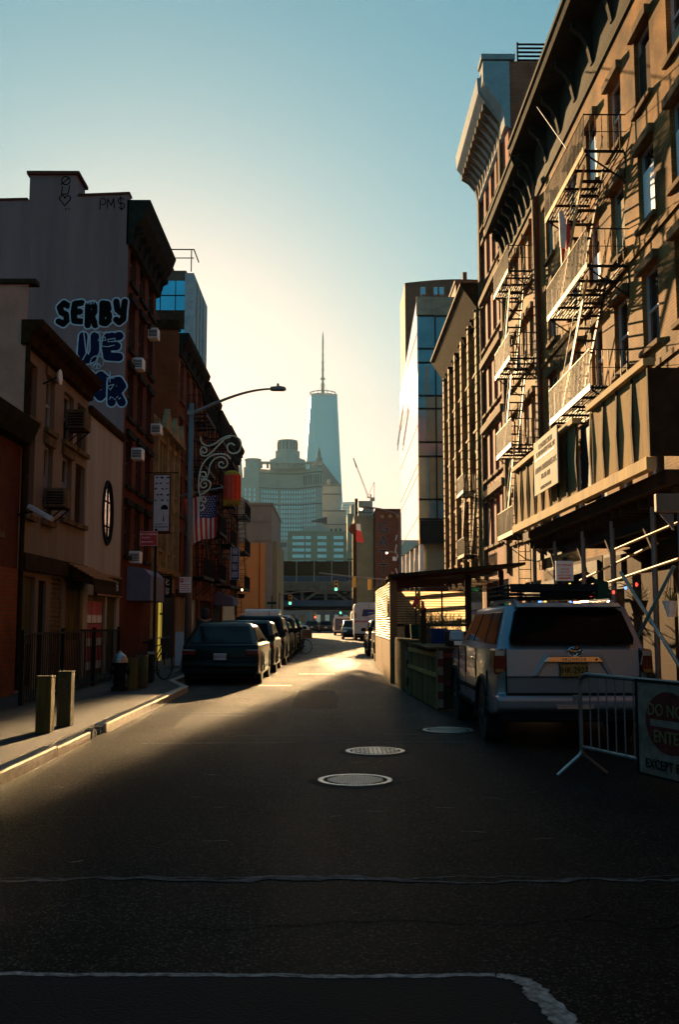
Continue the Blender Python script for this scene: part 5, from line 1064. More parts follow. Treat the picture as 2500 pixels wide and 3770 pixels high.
put(t, MB().box(-.02, .0, -.015, -.002, .5, 2.8), 'door_seam', 'black'); put(t, MB().box(-1.15, 1.15, -.14, 0, .42, .55), 'rear_bumper', 'black')
for s in (-1, 1):
    for z in (1.75, 1.9, 2.05): put(t, MB().box(s * .98, s * 1.1, -.03, -.002, z, z + .1), 'tail_light', 'tail')
t = van('box_truck', 'second white box truck peeking out left of the mail truck', (3.0, 92, 0), 2.3, 2.5, 6, 'greyr', 'truck')
t = van('van', 'far van with dark mauve rear doors under the bridge', (1.2, 104, 0), 1.9, 1.95, 5, 'swhite'); put(t, MB().box(-.8, .8, -.02, -.001, .55, 1.75), 'rear_doors', 'lav')
t = van('box_truck', 'white box truck crossing left to right beyond the parked cars', (-6.9, 81, 0), 2.1, 2.45, 3.6, 'carwhite', 'truck')
put(t, MB().prism([(2.7, .5), (5.1, .5), (5.15, .95), (4.95, 1.15), (3.9, 1.25), (3.4, 1.95), (2.81, 2.0)], 'x', -.95, .95), 'hood', 'carwhite', bevel=.08); wheel(t, .85, 4.45, .42, .26); wheel(t, -.85, 4.45, .42, .26)
put(t, MB().prism([(2.95, 1.3), (3.7, 1.3), (3.35, 1.85), (2.95, 1.88)], 'x', .955, .975), 'side_window', 'glass'); put(t, MB().prism([(2.95, 1.3), (3.7, 1.3), (3.35, 1.85), (2.95, 1.88)], 'x', -.975, -.955), 'side_window', 'glass')
put(t, MB().box(1.052, 1.07, .3, 2.6, 1.2, 1.26), 'stripe', 'redd'); put(t, MB().box(1.052, 1.06, 1.9, 1.95, .6, 2.3), 'door_seam', 'black')
t.rotation_euler = (0, 0, R(-90))
# ------------------------------------------------------------------ the silver SUV at the right
sv = car('silver_suv', 'large silver SUV with a black roof basket and an orange licence plate', 'car', (2.92, 12.12, 0), 4.83, 1.90, 1.765, 'carsilver', 1.21, 1.07, 3.86, .34, 2.75, .10, 3.45, 1.12, r=.385, wt=.16, clr=.36,
         rear=[(.07, .44), (.0, .52), (-.03, .60), (.02, .655), (.085, .66), (.07, .84), (.05, .95), (.10, 1.21)], plate='plate', ptxt='JHK·2927', tail=(.3, .9))
for o in list(sv.children):
    if o.name.split('.')[0] in ('tail_light', 'rear_bumper', 'licence_plate', 'side_trim', 'rear_window'):
        for k in list(o.children): bpy.data.objects.remove(k)
        bpy.data.objects.remove(o)
def sp_(mb, n, m, **k): return put(sv, mb, n, m, **k)
def ytail(z): return .075 if z < .85 else .05 + (z - .95) * .19 if z > .95 else .06
# tailgate skin: raised frame round the plate recess
tg = sp_(MB().add([(-.80, .045, .68), (.80, .045, .68), (.80, .03, .86), (-.80, .03, .86), (-.80, .012, .88), (.80, .012, .88), (.82, .035, 1.20), (-.82, .035, 1.20),
                   (-.80, .2, .68), (.80, .2, .68), (.82, .2, 1.20), (-.82, .2, 1.20)],
                  [(0, 1, 2, 3), (3, 2, 5, 4), (4, 5, 6, 7), (8, 9, 1, 0), (7, 6, 10, 11), (8, 0, 3), (8, 3, 4), (8, 4, 7), (8, 7, 11), (9, 2, 1), (9, 5, 2), (9, 6, 5), (9, 10, 6)]), 'tailgate', 'carsilver', bevel=.018, seg=3)
def tgp(mb, n, m, **k): return put(sv, mb, n, m, parent=tg, **k)
tgp(MB().prism([(-.50, .88), (-.40, 1.03), (-.34, 1.15), (-.30, 1.165), (.30, 1.165), (.34, 1.15), (.40, 1.03), (.50, .88), (.43, .88), (.35, 1.01), (.29, 1.115), (-.29, 1.115), (-.35, 1.01), (-.43, .88)], 'y', -.022, .03), 'plate_surround', 'carsilver', bevel=.012, seg=3)
tgp(MB().prism([(-.37, 1.05), (-.30, 1.115), (.30, 1.115), (.37, 1.05)], 'y', -.045, .02), 'chrome_bar', 'chrome', bevel=.008)
text('4RUNNER', .055, 'grafg', (2.92, 12.12 - .049, 1.082), tg, depth=.002, spacing=1.3)
pl = tgp(MB().box(-.17, .17, -.025, .01, .872, 1.038), 'licence_plate', 'plate', bevel=.006)
text('JHK·2927', .088, 'graf', (2.92, 12.12 - .029, .952), pl, depth=.002, sy=1.25); MB().tube([(2.92 - .165, 12.094, .877), (2.92 + .165, 12.094, .877), (2.92 + .165, 12.094, 1.033), (2.92 - .165, 12.094, 1.033)], .007, 4, closed=True).build('plate_frame', 'black', pl)
em = MB()
def ell(cx_, cz_, a, b_, n=26): return [(cx_ + a * math.cos(2 * math.pi * i / n), -.03, cz_ + b_ * math.sin(2 * math.pi * i / n)) for i in range(n)]
em.tube(ell(.02, 1.175, .088, .058), .0065, 6, closed=True).tube(ell(.02, 1.178, .028, .05, 18), .006, 5, closed=True).tube(ell(.02, 1.205, .068, .024, 18), .006, 5, closed=True)
tgp(em, 'emblem', 'chrome'); tgp(MB().prism([(p[0], p[2]) for p in ell(.02, 1.175, .086, .056)], 'y', -.024, .03), 'emblem_base', 'grafg')
tgp(MB().ball((.27, -.05, 1.083), .013), 'camera_knob', 'black')
tgp(MB().box(-.80, .80, -.01, .03, .655, .678), 'gap', 'black')
# rear window, wiper, spoiler
q = [(-.745, .05, 1.26), (.745, .05, 1.26), (.755, .055, 1.33), (.66, .215, 1.66), (.60, .225, 1.69), (-.60, .225, 1.69), (-.66, .215, 1.66), (-.755, .055, 1.33)]
sp_(MB().add(q + [(x, y + .06, z) for x, y, z in q], [tuple(range(8)), tuple(range(15, 7, -1))] + [(i, (i + 1) % 8, 8 + (i + 1) % 8, 8 + i) for i in range(8)]), 'rear_window', 'cglass')
sp_(MB().prism([(.08, 1.715), (.14, 1.70), (.5, 1.735), (.5, 1.775), (.2, 1.765)], 'x', -.64, .64), 'spoiler', 'carsilver', bevel=.02, seg=3)
for s in (-1, 1):
    tl = sp_(MB().prism([(.84, 1.22), (.955, 1.20), (.965, .98), (.955, .90), (.83, .93), (.80, 1.02)] if s > 0 else [(-.84, 1.22), (-.955, 1.20), (-.965, .98), (-.955, .90), (-.83, .93), (-.80, 1.02)], 'y', -.012, .34), 'tail_light', 'tail', bevel=.02, seg=3)
    put(sv, MB().box(s * .835, s * .945, -.02, .0, 1.13, 1.19), 'clear_lens', 'steel', parent=tl); put(sv, MB().box(s * .845, s * .94, -.018, .0, .93, .97), 'reflector', 'amber', parent=tl)
    sp_(MB().box(s * .62, s * .92, -.045, .02, .585, .62), 'bumper_step', 'carsilver', bevel=.01)
    sp_(MB().box(s * .93, s * .955, 1.55, 3.3, .38, .46), 'side_step', 'black', bevel=.02)
sp_(MB().prism([(-.05, .50), (.06, .44), (.3, .44), (.3, .655), (-.02, .655), (-.06, .61)], 'x', -.93, .93), 'rear_bumper', 'carsilver', bevel=.03, seg=3)
sp_(MB().box(-.88, .88, .0, .3, .34, .435), 'rear_valance', 'black', bevel=.02); sp_(MB().box(-.22, .22, -.062, -.045, .50, .55), 'reflective_strip', 'steel')
for s in (-1, 1):
    tgp(MB().box(s * .803, s * .812, .0, .04, .665, 1.215), 'shut_line', 'black')
    for y in (1.62, 2.62, 3.42): sp_(MB().box(s * .938, s * .956, y, y + .012, .55, 1.17), 'door_seam', 'black')
    for y in (1.75, 2.75): sp_(MB().box(s * .945, s * .975, y, y + .2, 1.02, 1.055), 'door_handle', 'chrome', bevel=.01)
    sp_(MB().box(s * .94, s * .957, .62, .635, .6, .92), 'panel_seam', 'black')
    sp_(MB().box(s * .935, s * .962, 1.62, 3.4, .60, .66), 'rubbing_strip', 'black', bevel=.01)
sp_(MB().bar((.05, .035, 1.275), (-.42, .05, 1.30), .015, .02), 'rear_wiper', 'black')
sp_(MB().tube([(-.30, -.07, .40), (-.30, -.03, .37), (.30, -.03, .37), (.30, -.07, .40)], .015, 6), 'tow_loop', 'black')
# roof rails and basket
for s in (-1, 1):
    sp_(MB().tube([(s * .60, .42, 1.74), (s * .60, .5, 1.80), (s * .60, 2.3, 1.80), (s * .60, 2.4, 1.74)], .024, 8), 'roof_rail', 'steel'); sp_(MB().box(s * .57, s * .63, .40, .62, 1.73, 1.80), 'rail_foot', 'carsilver', bevel=.015)
bk = thing('roof_basket', 'black steel roof basket on the silver SUV', 'roof rack', (2.72, 13.3, 1.82)); s = MB()
for z in (1.87, 1.93, 1.99): s.tube([(2.24, 12.62, z), (3.36, 12.62, z), (3.36, 14.3, z), (2.24, 14.3, z)], .013, 6, closed=True)
for x, y in ((2.24, 12.62), (3.36, 12.62), (2.75, 12.62), (2.24, 13.4), (3.36, 13.4), (2.24, 14.3), (3.36, 14.3)): s.tube([(x, y, 1.84), (x, y, 2.0)], .013, 6)
s.build('side_rails', 'black', bk); s = MB()
for i in range(14): s.box(2.25, 3.35, 12.64 + i * .125, 12.69 + i * .125, 1.828, 1.85)
s.build('floor_slats', 'black', bk); MB().box(2.7, 3.32, 12.9, 14.1, 1.852, 1.94).build('recovery_board', 'black', bk, bevel=.02)
MB().prism([(12.58, 1.90), (12.62, 1.98), (12.61, 2.01), (12.55, 1.92)], 'x', 2.26, 3.34).build('wind_fairing', 'black', bk)
# ------------------------------------------------------------------ crowd barrier
bd = Vector((.30, -.954, 0)); b0 = Vector((2.52, 10.2, 0)); bn = Vector((-.954, -.30, 0))
t = thing('crowd_barrier', 'tubular steel crowd barrier with thin bars in front of the SUV', 'barrier', tuple(b0)); P = lambda d, z, n=0.: tuple(b0 + bd * d + bn * n + Vector((0, 0, z)))
LB = 2.3
MB().tube([P(0, .22), P(0, .9), P(.02, .965), P(.06, 1.0), P(.12, 1.012), P(LB - .1, 1.012), P(LB, .93), P(LB, .22)], .021, 10).build('frame', 'polemauve', t)
MB().tube([P(.03, .29), P(LB - .02, .29)], .018, 8).build('bottom_rail', 'steel', t)
for i in range(1, 16): MB().tube([P(.03 + i * .148, .29), P(.03 + i * .148, 1.0)], .0075, 6).build('bar', 'polemauve', t)
for d in (.0, LB): MB().tube([P(d, .25), P(d, .2, .03), P(d, .02, .28)], .018, 8).build('foot', 'steel', t); MB().tube([P(d, .25), P(d, .2, -.03), P(d, .02, -.28)], .018, 8).build('foot', 'steel', t)
MB().box(P(0, 0)[0] - .07, P(0, 0)[0] - .02, P(0, 0)[1] - .02, P(0, 0)[1] + .02, .74, .8).build('hook', 'polemauve', t)
t = thing('barrier_sign', 'battered white sign with a red disc lettered DO NOT ENTER, on the crowd barrier', 'sign', P(1.5, .6)); yaw_ = math.degrees(math.atan2(bd.y, bd.x))
def slab(d0, d1, z0_, z1_, n0, n1, name, m): return MB().add([P(d, z, n) for n in (n0, n1) for d, z in ((d0, z0_), (d1, z0_), (d1, z1_), (d0, z1_))], [(0, 1, 2, 3), (7, 6, 5, 4), (0, 4, 5, 1), (1, 5, 6, 2), (2, 6, 7, 3), (3, 7, 4, 0)]).build(name, m, t)
slab(1.03, 1.95, .19, 1.0, .024, .032, 'plate', 'platedim'); slab(1.0, 1.03, .17, 1.02, .022, .04, 'frame', 'black'); slab(1.03, 1.97, .17, .19, .022, .04, 'frame', 'black'); slab(1.03, 1.97, 1.0, 1.02, .022, .04, 'frame', 'black')
MB().add([P(1.49 + .34 * math.cos(2 * math.pi * i / 30), .66 + .27 * math.sin(2 * math.pi * i / 30), .036) for i in range(30)] + [P(1.49 + .34 * math.cos(2 * math.pi * i / 30), .66 + .27 * math.sin(2 * math.pi * i / 30), .031) for i in range(30)], [tuple(range(30))] + [(i, (i + 1) % 30, 30 + (i + 1) % 30, 30 + i) for i in range(30)]).build('red_disc', 'reddim', t)
slab(1.22, 1.76, .62, .68, .037, .040, 'bar', 'platedim')
for tx, z, sz, m_ in (('DO NOT', .76, .15, 'tandim'), ('ENTER', .53, .15, 'tandim'), ('EXCEPT BIKES', .285, .115, 'graf')): text(tx, sz, m_, P(1.49, z, .042), t, rot=(90, 0, yaw_), depth=.002)
# ------------------------------------------------------------------ dining hut
t = thing('dining_hut', 'street dining hut with corrugated side, plank base and a sloping brown front canopy', 'hut', (3, 29.5, 0))
s = MB()
for i in range(52): s.box(1.5, 1.56, 25.06 + i * .172, 25.06 + i * .172 + .16, .02 + .01 * (i % 3), 1.03)
s.build('plank_base', 'wood', t)
s = MB(); n = 23
for i in range(n):
    z = 1.07 + i * (1.5 / n); wob = .014 * math.sin(i * .9)
    s.tube([(1.52, 25.1, z), (1.512, 26.2 + wob, z + wob), (1.525, 28.6, z - wob), (1.515, 31, z + wob), (1.52, 33.98, z)], .025, 6)
s.build('corrugated_side', 'ribs', t); MB().box(1.53, 1.55, 25.1, 33.98, 1.04, 2.55).build('side_backing', 'woodd', t)
MB().box(1.46, 1.64, 24.94, 25.08, 0, 2.56).build('corner_post', 'woodo', t); MB().box(4.2, 4.32, 24.94, 25.08, 0, 2.8).build('corner_post', 'woodd', t); MB().box(3.35, 3.5, 24.95, 25.06, 0, 2.7).build('door_post', 'woodd', t)
MB().add([(1.43, 24.3, 2.60), (4.75, 24.3, 2.90), (4.75, 25.9, 2.90), (1.43, 25.9, 2.60), (1.43, 24.3, 2.67), (4.75, 24.3, 2.97), (4.75, 25.9, 2.97), (1.43, 25.9, 2.67)], [(0, 1, 2, 3), (7, 6, 5, 4), (0, 4, 5, 1), (1, 5, 6, 2), (2, 6, 7, 3), (3, 7, 4, 0)]).build('roof', 'woodd', t)
for k in range(6): MB().bar((1.46, 27.2 + k * 1.34, 2.60), (4.4, 27.2 + k * 1.34, 2.86), .07, .1).build('roof_beam', 'woodd', t)
s = MB()
for i in range(9): s.bar((1.64, 24.99, 2.28 + i * .035), (4.2, 24.99, 2.28 + i * .035 + .0), .02, .03)
s.bar((1.46, 24.97, 2.56), (4.3, 24.97, 2.82), .05, .06); s.build('fascia_slats', 'redd', t)
m_, nt, bb = _new('translucent blind'); tb = _n(nt, 'ShaderNodeBsdfTranslucent'); mxs = _n(nt, 'ShaderNodeMixShader'); mxs.inputs[0].default_value = .6
bb.inputs['Base Color'].default_value = (.35, .28, .18, 1); tb.inputs[0].default_value = (.75, .6, .38, 1); nt.links.new(bb.outputs[0], mxs.inputs[1]); nt.links.new(tb.outputs[0], mxs.inputs[2]); nt.links.new(mxs.outputs[0], nt.nodes['Material Output'].inputs[0]); K['blindt'] = m_
MB().quad((1.64, 25.03, 1.05), (3.35, 25.03, 1.05), (3.35, 25.03, 2.28), (1.64, 25.03, 2.28)).build('blind', 'blindt', t)
s = MB()
for i in range(12): s.box(1.64, 3.35, 25.0, 25.02, 1.52 + i * .062, 1.535 + i * .062)
s.build('blind_slats', 'woodd', t); MB().box(1.64, 3.35, 24.96, 25.02, 1.40, 1.47).build('cross_rail', 'woodd', t)
for x in (2.1, 2.75): MB().box(x, x + .04, 24.98, 25.02, 1.05, 2.28).build('mullion', 'woodd', t)
MB().box(1.64, 3.35, 24.97, 25.05, 0, 1.04).build('front_base', 'woodd', t)
MB().box(4.22, 4.3, 25.1, 34, 0, 1.0).build('kerb_side_rail', 'woodd', t)
for x in (1.52, 4.24): MB().box(x, x + .1, 33.95, 34.05, 0, 2.55).build('corner_post', 'woodd', t)
for i, (x, y) in enumerate(((2.2, 27.5), (3.3, 29.5), (2.4, 32))):
    d = thing('dining_table', ('small dark table inside the hut near its front', 'dark table in the middle of the hut', 'dark table at the far end of the hut')[i], 'table', (x, y, 0), 'tables in the hut'); MB().lathe([(.35, .72), (.35, .75)], (x, y, 0), 16).build('tabletop', 'woodd', d); MB().tube([(x, y, .02), (x, y, .72)], .04).build('leg', 'iron', d)
# pennants
for i, (x, y, z, lab) in enumerate(((1.80, 20.0, 1.76, 'yellow green and red pennant on a wooden post above the planters'), (1.47, 26.3, 1.78, 'orange and yellow pennant hung on the corrugated side of the hut'))):
    t = thing('pennant', lab, 'flag', (x, y, z), 'pennants at the hut'); q = .2 if i == 0 else .5
    if i == 0:
        f = [(x - .02, z + .46), (x - .20, z + .10), (x - .02, z - .02), (x + .06, z + .2)]
        flat([f[0], (x - .105, z + .28), (x - .01, z + .2)], y, 'gilt', 'upper_panel', t); flat([(x - .105, z + .278), (x - .2, z + .06), (x - .11, z + .04), (x - .015, z + .2)], y, 'sred', 'red_panel', t); flat([(x - .015, z + .198), (x - .11, z + .038), (x - .01, z - .02)], y, 'gilt', 'lower_panel', t); flat([(x - .005, z + .2), (x + .0, z), (x + .07, z + .02), (x + .06, z + .16)], y, 'sred', 'red_fold', t)
        MB().box(x - .005, x + .10, y + .01, y + .1, 0, z + .05).build('post', 'woodd', t)
    else:
        MB().prism([(y - .5, z - .1), (y + .9, z - .1), (y - .3, z + .45)], 'x', x - .012, x).build('yellow_panel', 'gilt', t); MB().prism([(y - .45, z - .02), (y + .15, z + .02), (y - .32, z + .4)], 'x', x - .022, x - .013).build('orange_panel', 'lantern', t)
# roadside planter barriers
t = thing('plank_barrier', 'pale plank roadside barrier joined to the hut, with a red and white striped post', 'barrier', (2.0, 23, 0), 'roadside barriers'); s = MB()
for i in range(20): f = i / 20; x = 1.54 + .1 * f; s.box(x, x + .05, 24.88 - i * .17 - .16, 24.88 - i * .17, .02 + .015 * (i % 2), 1.10)
s.build('planks', 'wood', t); MB().box(1.56, 2.3, 21.5, 24.85, 1.105, 1.14).build('top_board', 'wood', t); MB().box(2.2, 2.3, 21.5, 24.85, 0, 1.1).build('back_planks', 'wood', t)
s = MB(); s2 = MB()
for i in range(6): (s if i % 2 else s2).box(1.60, 1.66, 21.36, 21.47, i * .18, i * .18 + .178)
s.build('red_stripes', 'reddim', t); s2.build('white_stripes', 'platedim', t); MB().tube([(1.5, 24.95, .62), (1.6, 24.85, .62)], .025).build('hinge', 'sred', t)
t = thing('planter_barrier', 'dark plank roadside planter with two pale reflective rails and a striped front frame', 'barrier', (2.4, 19.4, 0), 'roadside barriers'); s = MB()
for i in range(22): f = i / 22; x = 1.64 + .2 * f; s.box(x, x + .05, 21.3 - i * .17 - .165, 21.3 - i * .17, .02, 1.06)
s.build('planks', 'wood', t)
for z in (.95, .60):
    s = MB()
    for k in range(14): f = k / 14; s.bar((1.625 + .2 * f, 21.3 - 3.74 * f, z), (1.625 + .2 * (f + .06), 21.3 - 3.74 * (f + .06), z + .01 * (k % 2)), .02, .075)
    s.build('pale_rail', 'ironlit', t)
MB().box(1.86, 2.95, 17.56, 17.62, .02, 1.04).build('front_board', 'woodd', t); MB().box(1.66, 3.0, 17.5, 21.3, 1.065, 1.09).build('top_board', 'stone', t); MB().box(2.9, 2.95, 17.63, 21.3, .02, 1.06).build('back_board', 'woodd', t)
s = MB(); s2 = MB()
for i in range(7): (s if i % 2 else s2).box(1.86, 1.95, 17.53, 17.555, .05 + i * .14, .05 + i * .14 + .138)
for z in (.90, .42):
    for i in range(6): (s2 if i % 2 else s).box(1.96 + i * .16, 1.96 + i * .16 + .158, 17.53, 17.555, z, z + .075)
s.build('red_tape', 'reddim', t); s2.build('white_tape', 'platedim', t)
PL = [(1.72, 23.6, .25, .3, 'black', 'narrow black planter on the plank barrier, farthest of the row'), (1.78, 22.6, .36, .32, 'green', 'dark green planter on the plank barrier'), (1.83, 21.0, .32, .30, 'ochre', 'ochre planter between the green and the blue ones'), (1.98, 20.2, .36, .30, 'sblue', 'left of the two blue planters with dry twigs'), (2.2, 19.6, .34, .28, 'sblue', 'right of the two blue planters, next to the black box'), ]
for i, (x, y, w, h, m_, lab) in enumerate(PL):
    zb = 1.142 if y > 21.4 else 1.092
    t = thing('planter', lab, 'planter', (x + w / 2, y, zb), 'planters on the roadside barriers'); q = w / 2
    MB().add([(x + .02, y - q * .7, zb), (x + w - .02, y - q * .7, zb), (x + w - .02, y + q * .7, zb), (x + .02, y + q * .7, zb), (x, y - q, zb + h), (x + w, y - q, zb + h), (x + w, y + q, zb + h), (x, y + q, zb + h)], [(0, 1, 2, 3), (7, 6, 5, 4), (0, 4, 5, 1), (1, 5, 6, 2), (2, 6, 7, 3), (3, 7, 4, 0)]).build('pot', m_, t, bevel=.008)
    s = MB()
    for k in range(60 if i > 1 else 25):
        a = rnd.uniform(0, 6.28); r_ = rnd.random(); p = Vector((x + w * rnd.random(), y + q * rnd.uniform(-.8, .8), zb + h)); d = Vector((.16 * r_ * math.cos(a), .16 * r_ * math.sin(a), rnd.uniform(.12, .42))); m1 = p + d * .55 + Vector((rnd.uniform(-.03, .03), 0, .02)); s.bar(p, m1, .006, .004); s.bar(m1, p + d, .004, .003)
        for _ in range(2): s.bar(m1, m1 + Vector((rnd.uniform(-.06, .06), rnd.uniform(-.05, .05), rnd.uniform(.03, .12))), .004, .003)
    s.build('twigs', 'twig', t)
t = thing('black_box', 'black box with a white paper label on the front end of the planter barrier', 'box', (2.3, 17.9, 1.09)); MB().box(2.06, 2.5, 17.62, 18.2, 1.092, 1.36).build('box', 'black', t, bevel=.01); MB().box(2.16, 2.40, 17.61, 17.619, 1.12, 1.25).build('label', 'swhite', t)
t = tag(MB().lathe([(.03, 0), (.035, .05), (.012, .24)], (2.15, 20.9, 1.092), 10).build('traffic_cone', 'lantern'), 'tiny orange cone standing behind the black box', 'cone')
t = tag(MB().tube([(1.64, 24.1, 1.15), (1.64, 24.1, 1.22), (1.68, 23.9, 1.24), (1.72, 23.9, 1.2)], .015, 6).build('handle_hook', 'ironlit'), 'bent pale metal handle on top of the plank barrier', 'hook')
# ------------------------------------------------------------------ STREET FURNITURE, LEFT
def crv(p0, p1, p2, p3, n=14): return [tuple(Vector(p0) * (1 - t) ** 3 + Vector(p1) * 3 * t * (1 - t) ** 2 + Vector(p2) * 3 * t * t * (1 - t) + Vector(p3) * t ** 3) for t in [i / n for i in range(n + 1)]]
t = thing('street_lamp', 'tall mauve grey street lamp with a long curved arm on the left pavement', 'street lamp', (-4.09, 28.66, .13))
MB().tube([(-4.09, 28.66, .13), (-4.09, 28.66, 7.85)], [.115, .07], 14).build('pole', 'polemauve', t, smooth=True)
MB().lathe([(.2, .131), (.2, .3), (.13, .75), (.12, .8)], (-4.09, 28.66, 0), 14).build('base', 'polemauve', t)
MB().tube(crv((-4.09, 28.66, 7.55), (-3.4, 28.66, 7.85), (-2.6, 28.66, 8.28), (-1.75, 28.66, 8.29)), [.055 - .0018 * i for i in range(15)], 10).build('arm', 'polemauve', t, smooth=True)
h = MB().prism([(-1.8, 8.25), (-1.4, 8.24), (-1.32, 8.28), (-1.36, 8.33), (-1.5, 8.36), (-1.78, 8.34)], 'y', 28.54, 28.78).build('lamp_head', 'polemauve', t, bevel=.02); MB().lathe([(.04, 8.36), (.035, 8.45)], (-1.57, 28.66, 0), 10).build('photocell', 'polemauve', h); MB().box(-1.75, -1.42, 28.58, 28.74, 8.235, 8.249).build('lens', 'glass', h)
MB().box(-4.2, -4.0, 28.54, 28.57, 7.5, 7.62).build('clamp', 'polemauve', t)
pk = thing('parking_plate', 'small pink and white parking rule plate on the lamp pole', 'sign', (-4.2, 28.5, 2.4)); MB().box(-4.33, -4.0, 28.5, 28.515, 2.34, 2.78).build('plate', 'swhite', pk)
MB().box(-4.31, -4.22, 28.49, 28.499, 2.62, 2.75).build('red_box', 'sred', pk); text('P', .08, 'swhite', (-4.265, 28.488, 2.685), pk, depth=.002); s = MB()
for i, z in enumerate((2.72, 2.66, 2.56, 2.50, 2.44, 2.38)): s.box(-4.2 if z > 2.6 else -4.3, -4.03 - .03 * (i % 2), 28.494, 28.499, z, z + .018)
s.build('lines', 'sred', pk)
# scroll ornament and lantern
t = thing('scroll_ornament', 'frosted tube scrollwork decoration fixed to the street lamp', 'decoration', (-3.9, 28.5, 5.6))
def spiral(cx_, cz_, r0, r1, a0, a1, n=26): return [(cx_ + (r0 + (r1 - r0) * i / n) * math.cos(R(a0 + (a1 - a0) * i / n)), 28.45, cz_ + (r0 + (r1 - r0) * i / n) * math.sin(R(a0 + (a1 - a0) * i / n))) for i in range(n + 1)]
def v3(l): return [(x, 28.45, z) for x, z in l]
def mp(zx, zy): return (-5.55 + zx * .002960 + .0, 8.80 - zy * .002964)      # pattern sheet to metres
def sp2(l):
    p = [Vector(mp(*q)) for q in l]; out = []
    for i in range(len(p) - 1):
        a, b, c, d = p[max(i - 1, 0)], p[i], p[i + 1], p[min(i + 2, len(p) - 1)]
        for k in range(5): u = k / 5; out.append(.5 * ((2 * b) + (c - a) * u + (2 * a - 5 * b + 4 * c - d) * u * u + (3 * b - a - 3 * c + d) * u ** 3))
    out.append(p[-1]); return v3([(q.x, q.y) for q in out])
CUR = [[(595, 665), (610, 725), (665, 755), (735, 735), (810, 680), (880, 655), (940, 665), (985, 700), (992, 760), (965, 815), (910, 830), (865, 800), (860, 750), (895, 730), (930, 750)],
       [(595, 800), (615, 770), (650, 780), (655, 815), (625, 825), (615, 805)], [(595, 800), (605, 845), (655, 855), (710, 815), (770, 750), (830, 690), (890, 668)],
       [(595, 1235), (583, 1160), (590, 1040), (610, 960), (650, 895), (710, 850), (780, 835), (850, 845), (890, 885)], [(660, 1075), (680, 1020), (690, 950), (730, 890), (790, 865), (840, 880), (862, 930), (835, 970), (790, 965), (775, 930), (805, 912), (825, 935)],
       [(600, 1060), (600, 1020), (635, 1012), (655, 1040), (635, 1068), (615, 1050)], [(660, 1075), (640, 1085), (600, 1080)], [(600, 1235), (650, 1210), (690, 1170), (698, 1120), (660, 1090), (615, 1100), (600, 1140), (625, 1168), (660, 1150), (650, 1120), (630, 1128)],
       [(600, 1235), (600, 1270), (640, 1310), (655, 1280), (630, 1255), (608, 1275)], [(600, 1270), (590, 1340), (590, 1375), (615, 1390), (640, 1365), (630, 1335), (605, 1345)]]
for c in CUR: MB().tube(sp2(c), .021, 6).build('scroll', 'tinsel', t)
MB().bar((-4.0, 28.5, 6.14), (-2.84, 28.5, 6.14), .03).bar((-4.0, 28.47, 6.7), (-3.8, 28.47, 6.7), .03).bar((-4.0, 28.5, 5.1), (-3.8, 28.47, 5.1), .03).build('bracket', 'iron', t)
t = thing('red_lantern', 'red cylindrical silk lantern with yellow fringe hanging beside the lamp pole', 'lantern', (-2.90, 28.45, 4.4))
lx, lz = -2.86, 3.72
zb, zt = 4.05 + .9, 5.72
MB().lathe([(.225, zb), (.245, zb + .05), (.25, zb + .1), (.25, zt - .08), (.245, zt - .03), (.225, zt)], (lx, 28.45, 0), 24).build('silk', 'lantern', t)
s = MB()
for k in range(12): a = k * math.pi / 6; s.bar((lx + .253 * math.cos(a), 28.45 + .253 * math.sin(a), zb + .02), (lx + .253 * math.cos(a), 28.45 + .253 * math.sin(a), zt - .02), .008)
s.build('ribs', 'redd', t); MB().lathe([(.24, zt - .02), (.2, zt + .06), (.13, zt + .1), (.12, zt + .11)], (lx, 28.45, 0), 20).build('cap', 'gilt', t); s = MB()
for k in range(40): a = k * math.pi / 20; s.bar((lx + .235 * math.cos(a), 28.45 + .235 * math.sin(a), zb + .06), (lx + .24 * math.cos(a), 28.45 + .24 * math.sin(a), zb - .1 - .02 * (k % 3)), .018, .008)
s.build('fringe', 'gilt', t); MB().tube([(lx, 28.45, zt + .1), (lx, 28.45, zt + .42)], .01, 5).build('cord', 'iron', t)
# flag
t = thing('flag', 'American flag hanging from a horizontal pole on the brick tenement', 'flag', (-5.3, 40, 5.5))
def fp(u, v):   # u across 0..1, v down 0..1
    return Vector((-5.95 + u * 1.32 + .09 * v * (1 - u) * 1.6 + .12 * (v if u < .2 else 0) * (1 - u), 40 + .07 * math.sin(u * 9 + v * 2) + .04 * math.sin(v * 7), 6.42 + .22 * u - v * (1.85 - .12 * u) - .04 * math.sin(u * 9)))
def cloth(u0, u1, v0, v1, nu, nv, d=0.):
    mb = MB(); vs_ = [fp(u0 + (u1 - u0) * i / nu, v0 + (v1 - v0) * j / nv) - Vector((0, d, 0)) for j in range(nv + 1) for i in range(nu + 1)]
    return mb.add(vs_, [(j * (nu + 1) + i, j * (nu + 1) + i + 1, (j + 1) * (nu + 1) + i + 1, (j + 1) * (nu + 1) + i) for j in range(nv) for i in range(nu)])
r_, w_ = MB(), MB()
for i in range(13):
    c = cloth(i / 13, (i + 1) / 13, 0 if i < 6 else .52, 1, 3, 14); (r_ if i % 2 == 0 else w_).add(c.v, c.f)
r_.build('red_stripes', 'sred', t); w_.build('white_stripes', 'swhite', t); cloth(6 / 13, 1, 0, .52, 10, 8).build('canton', 'sblue', t); s = MB()
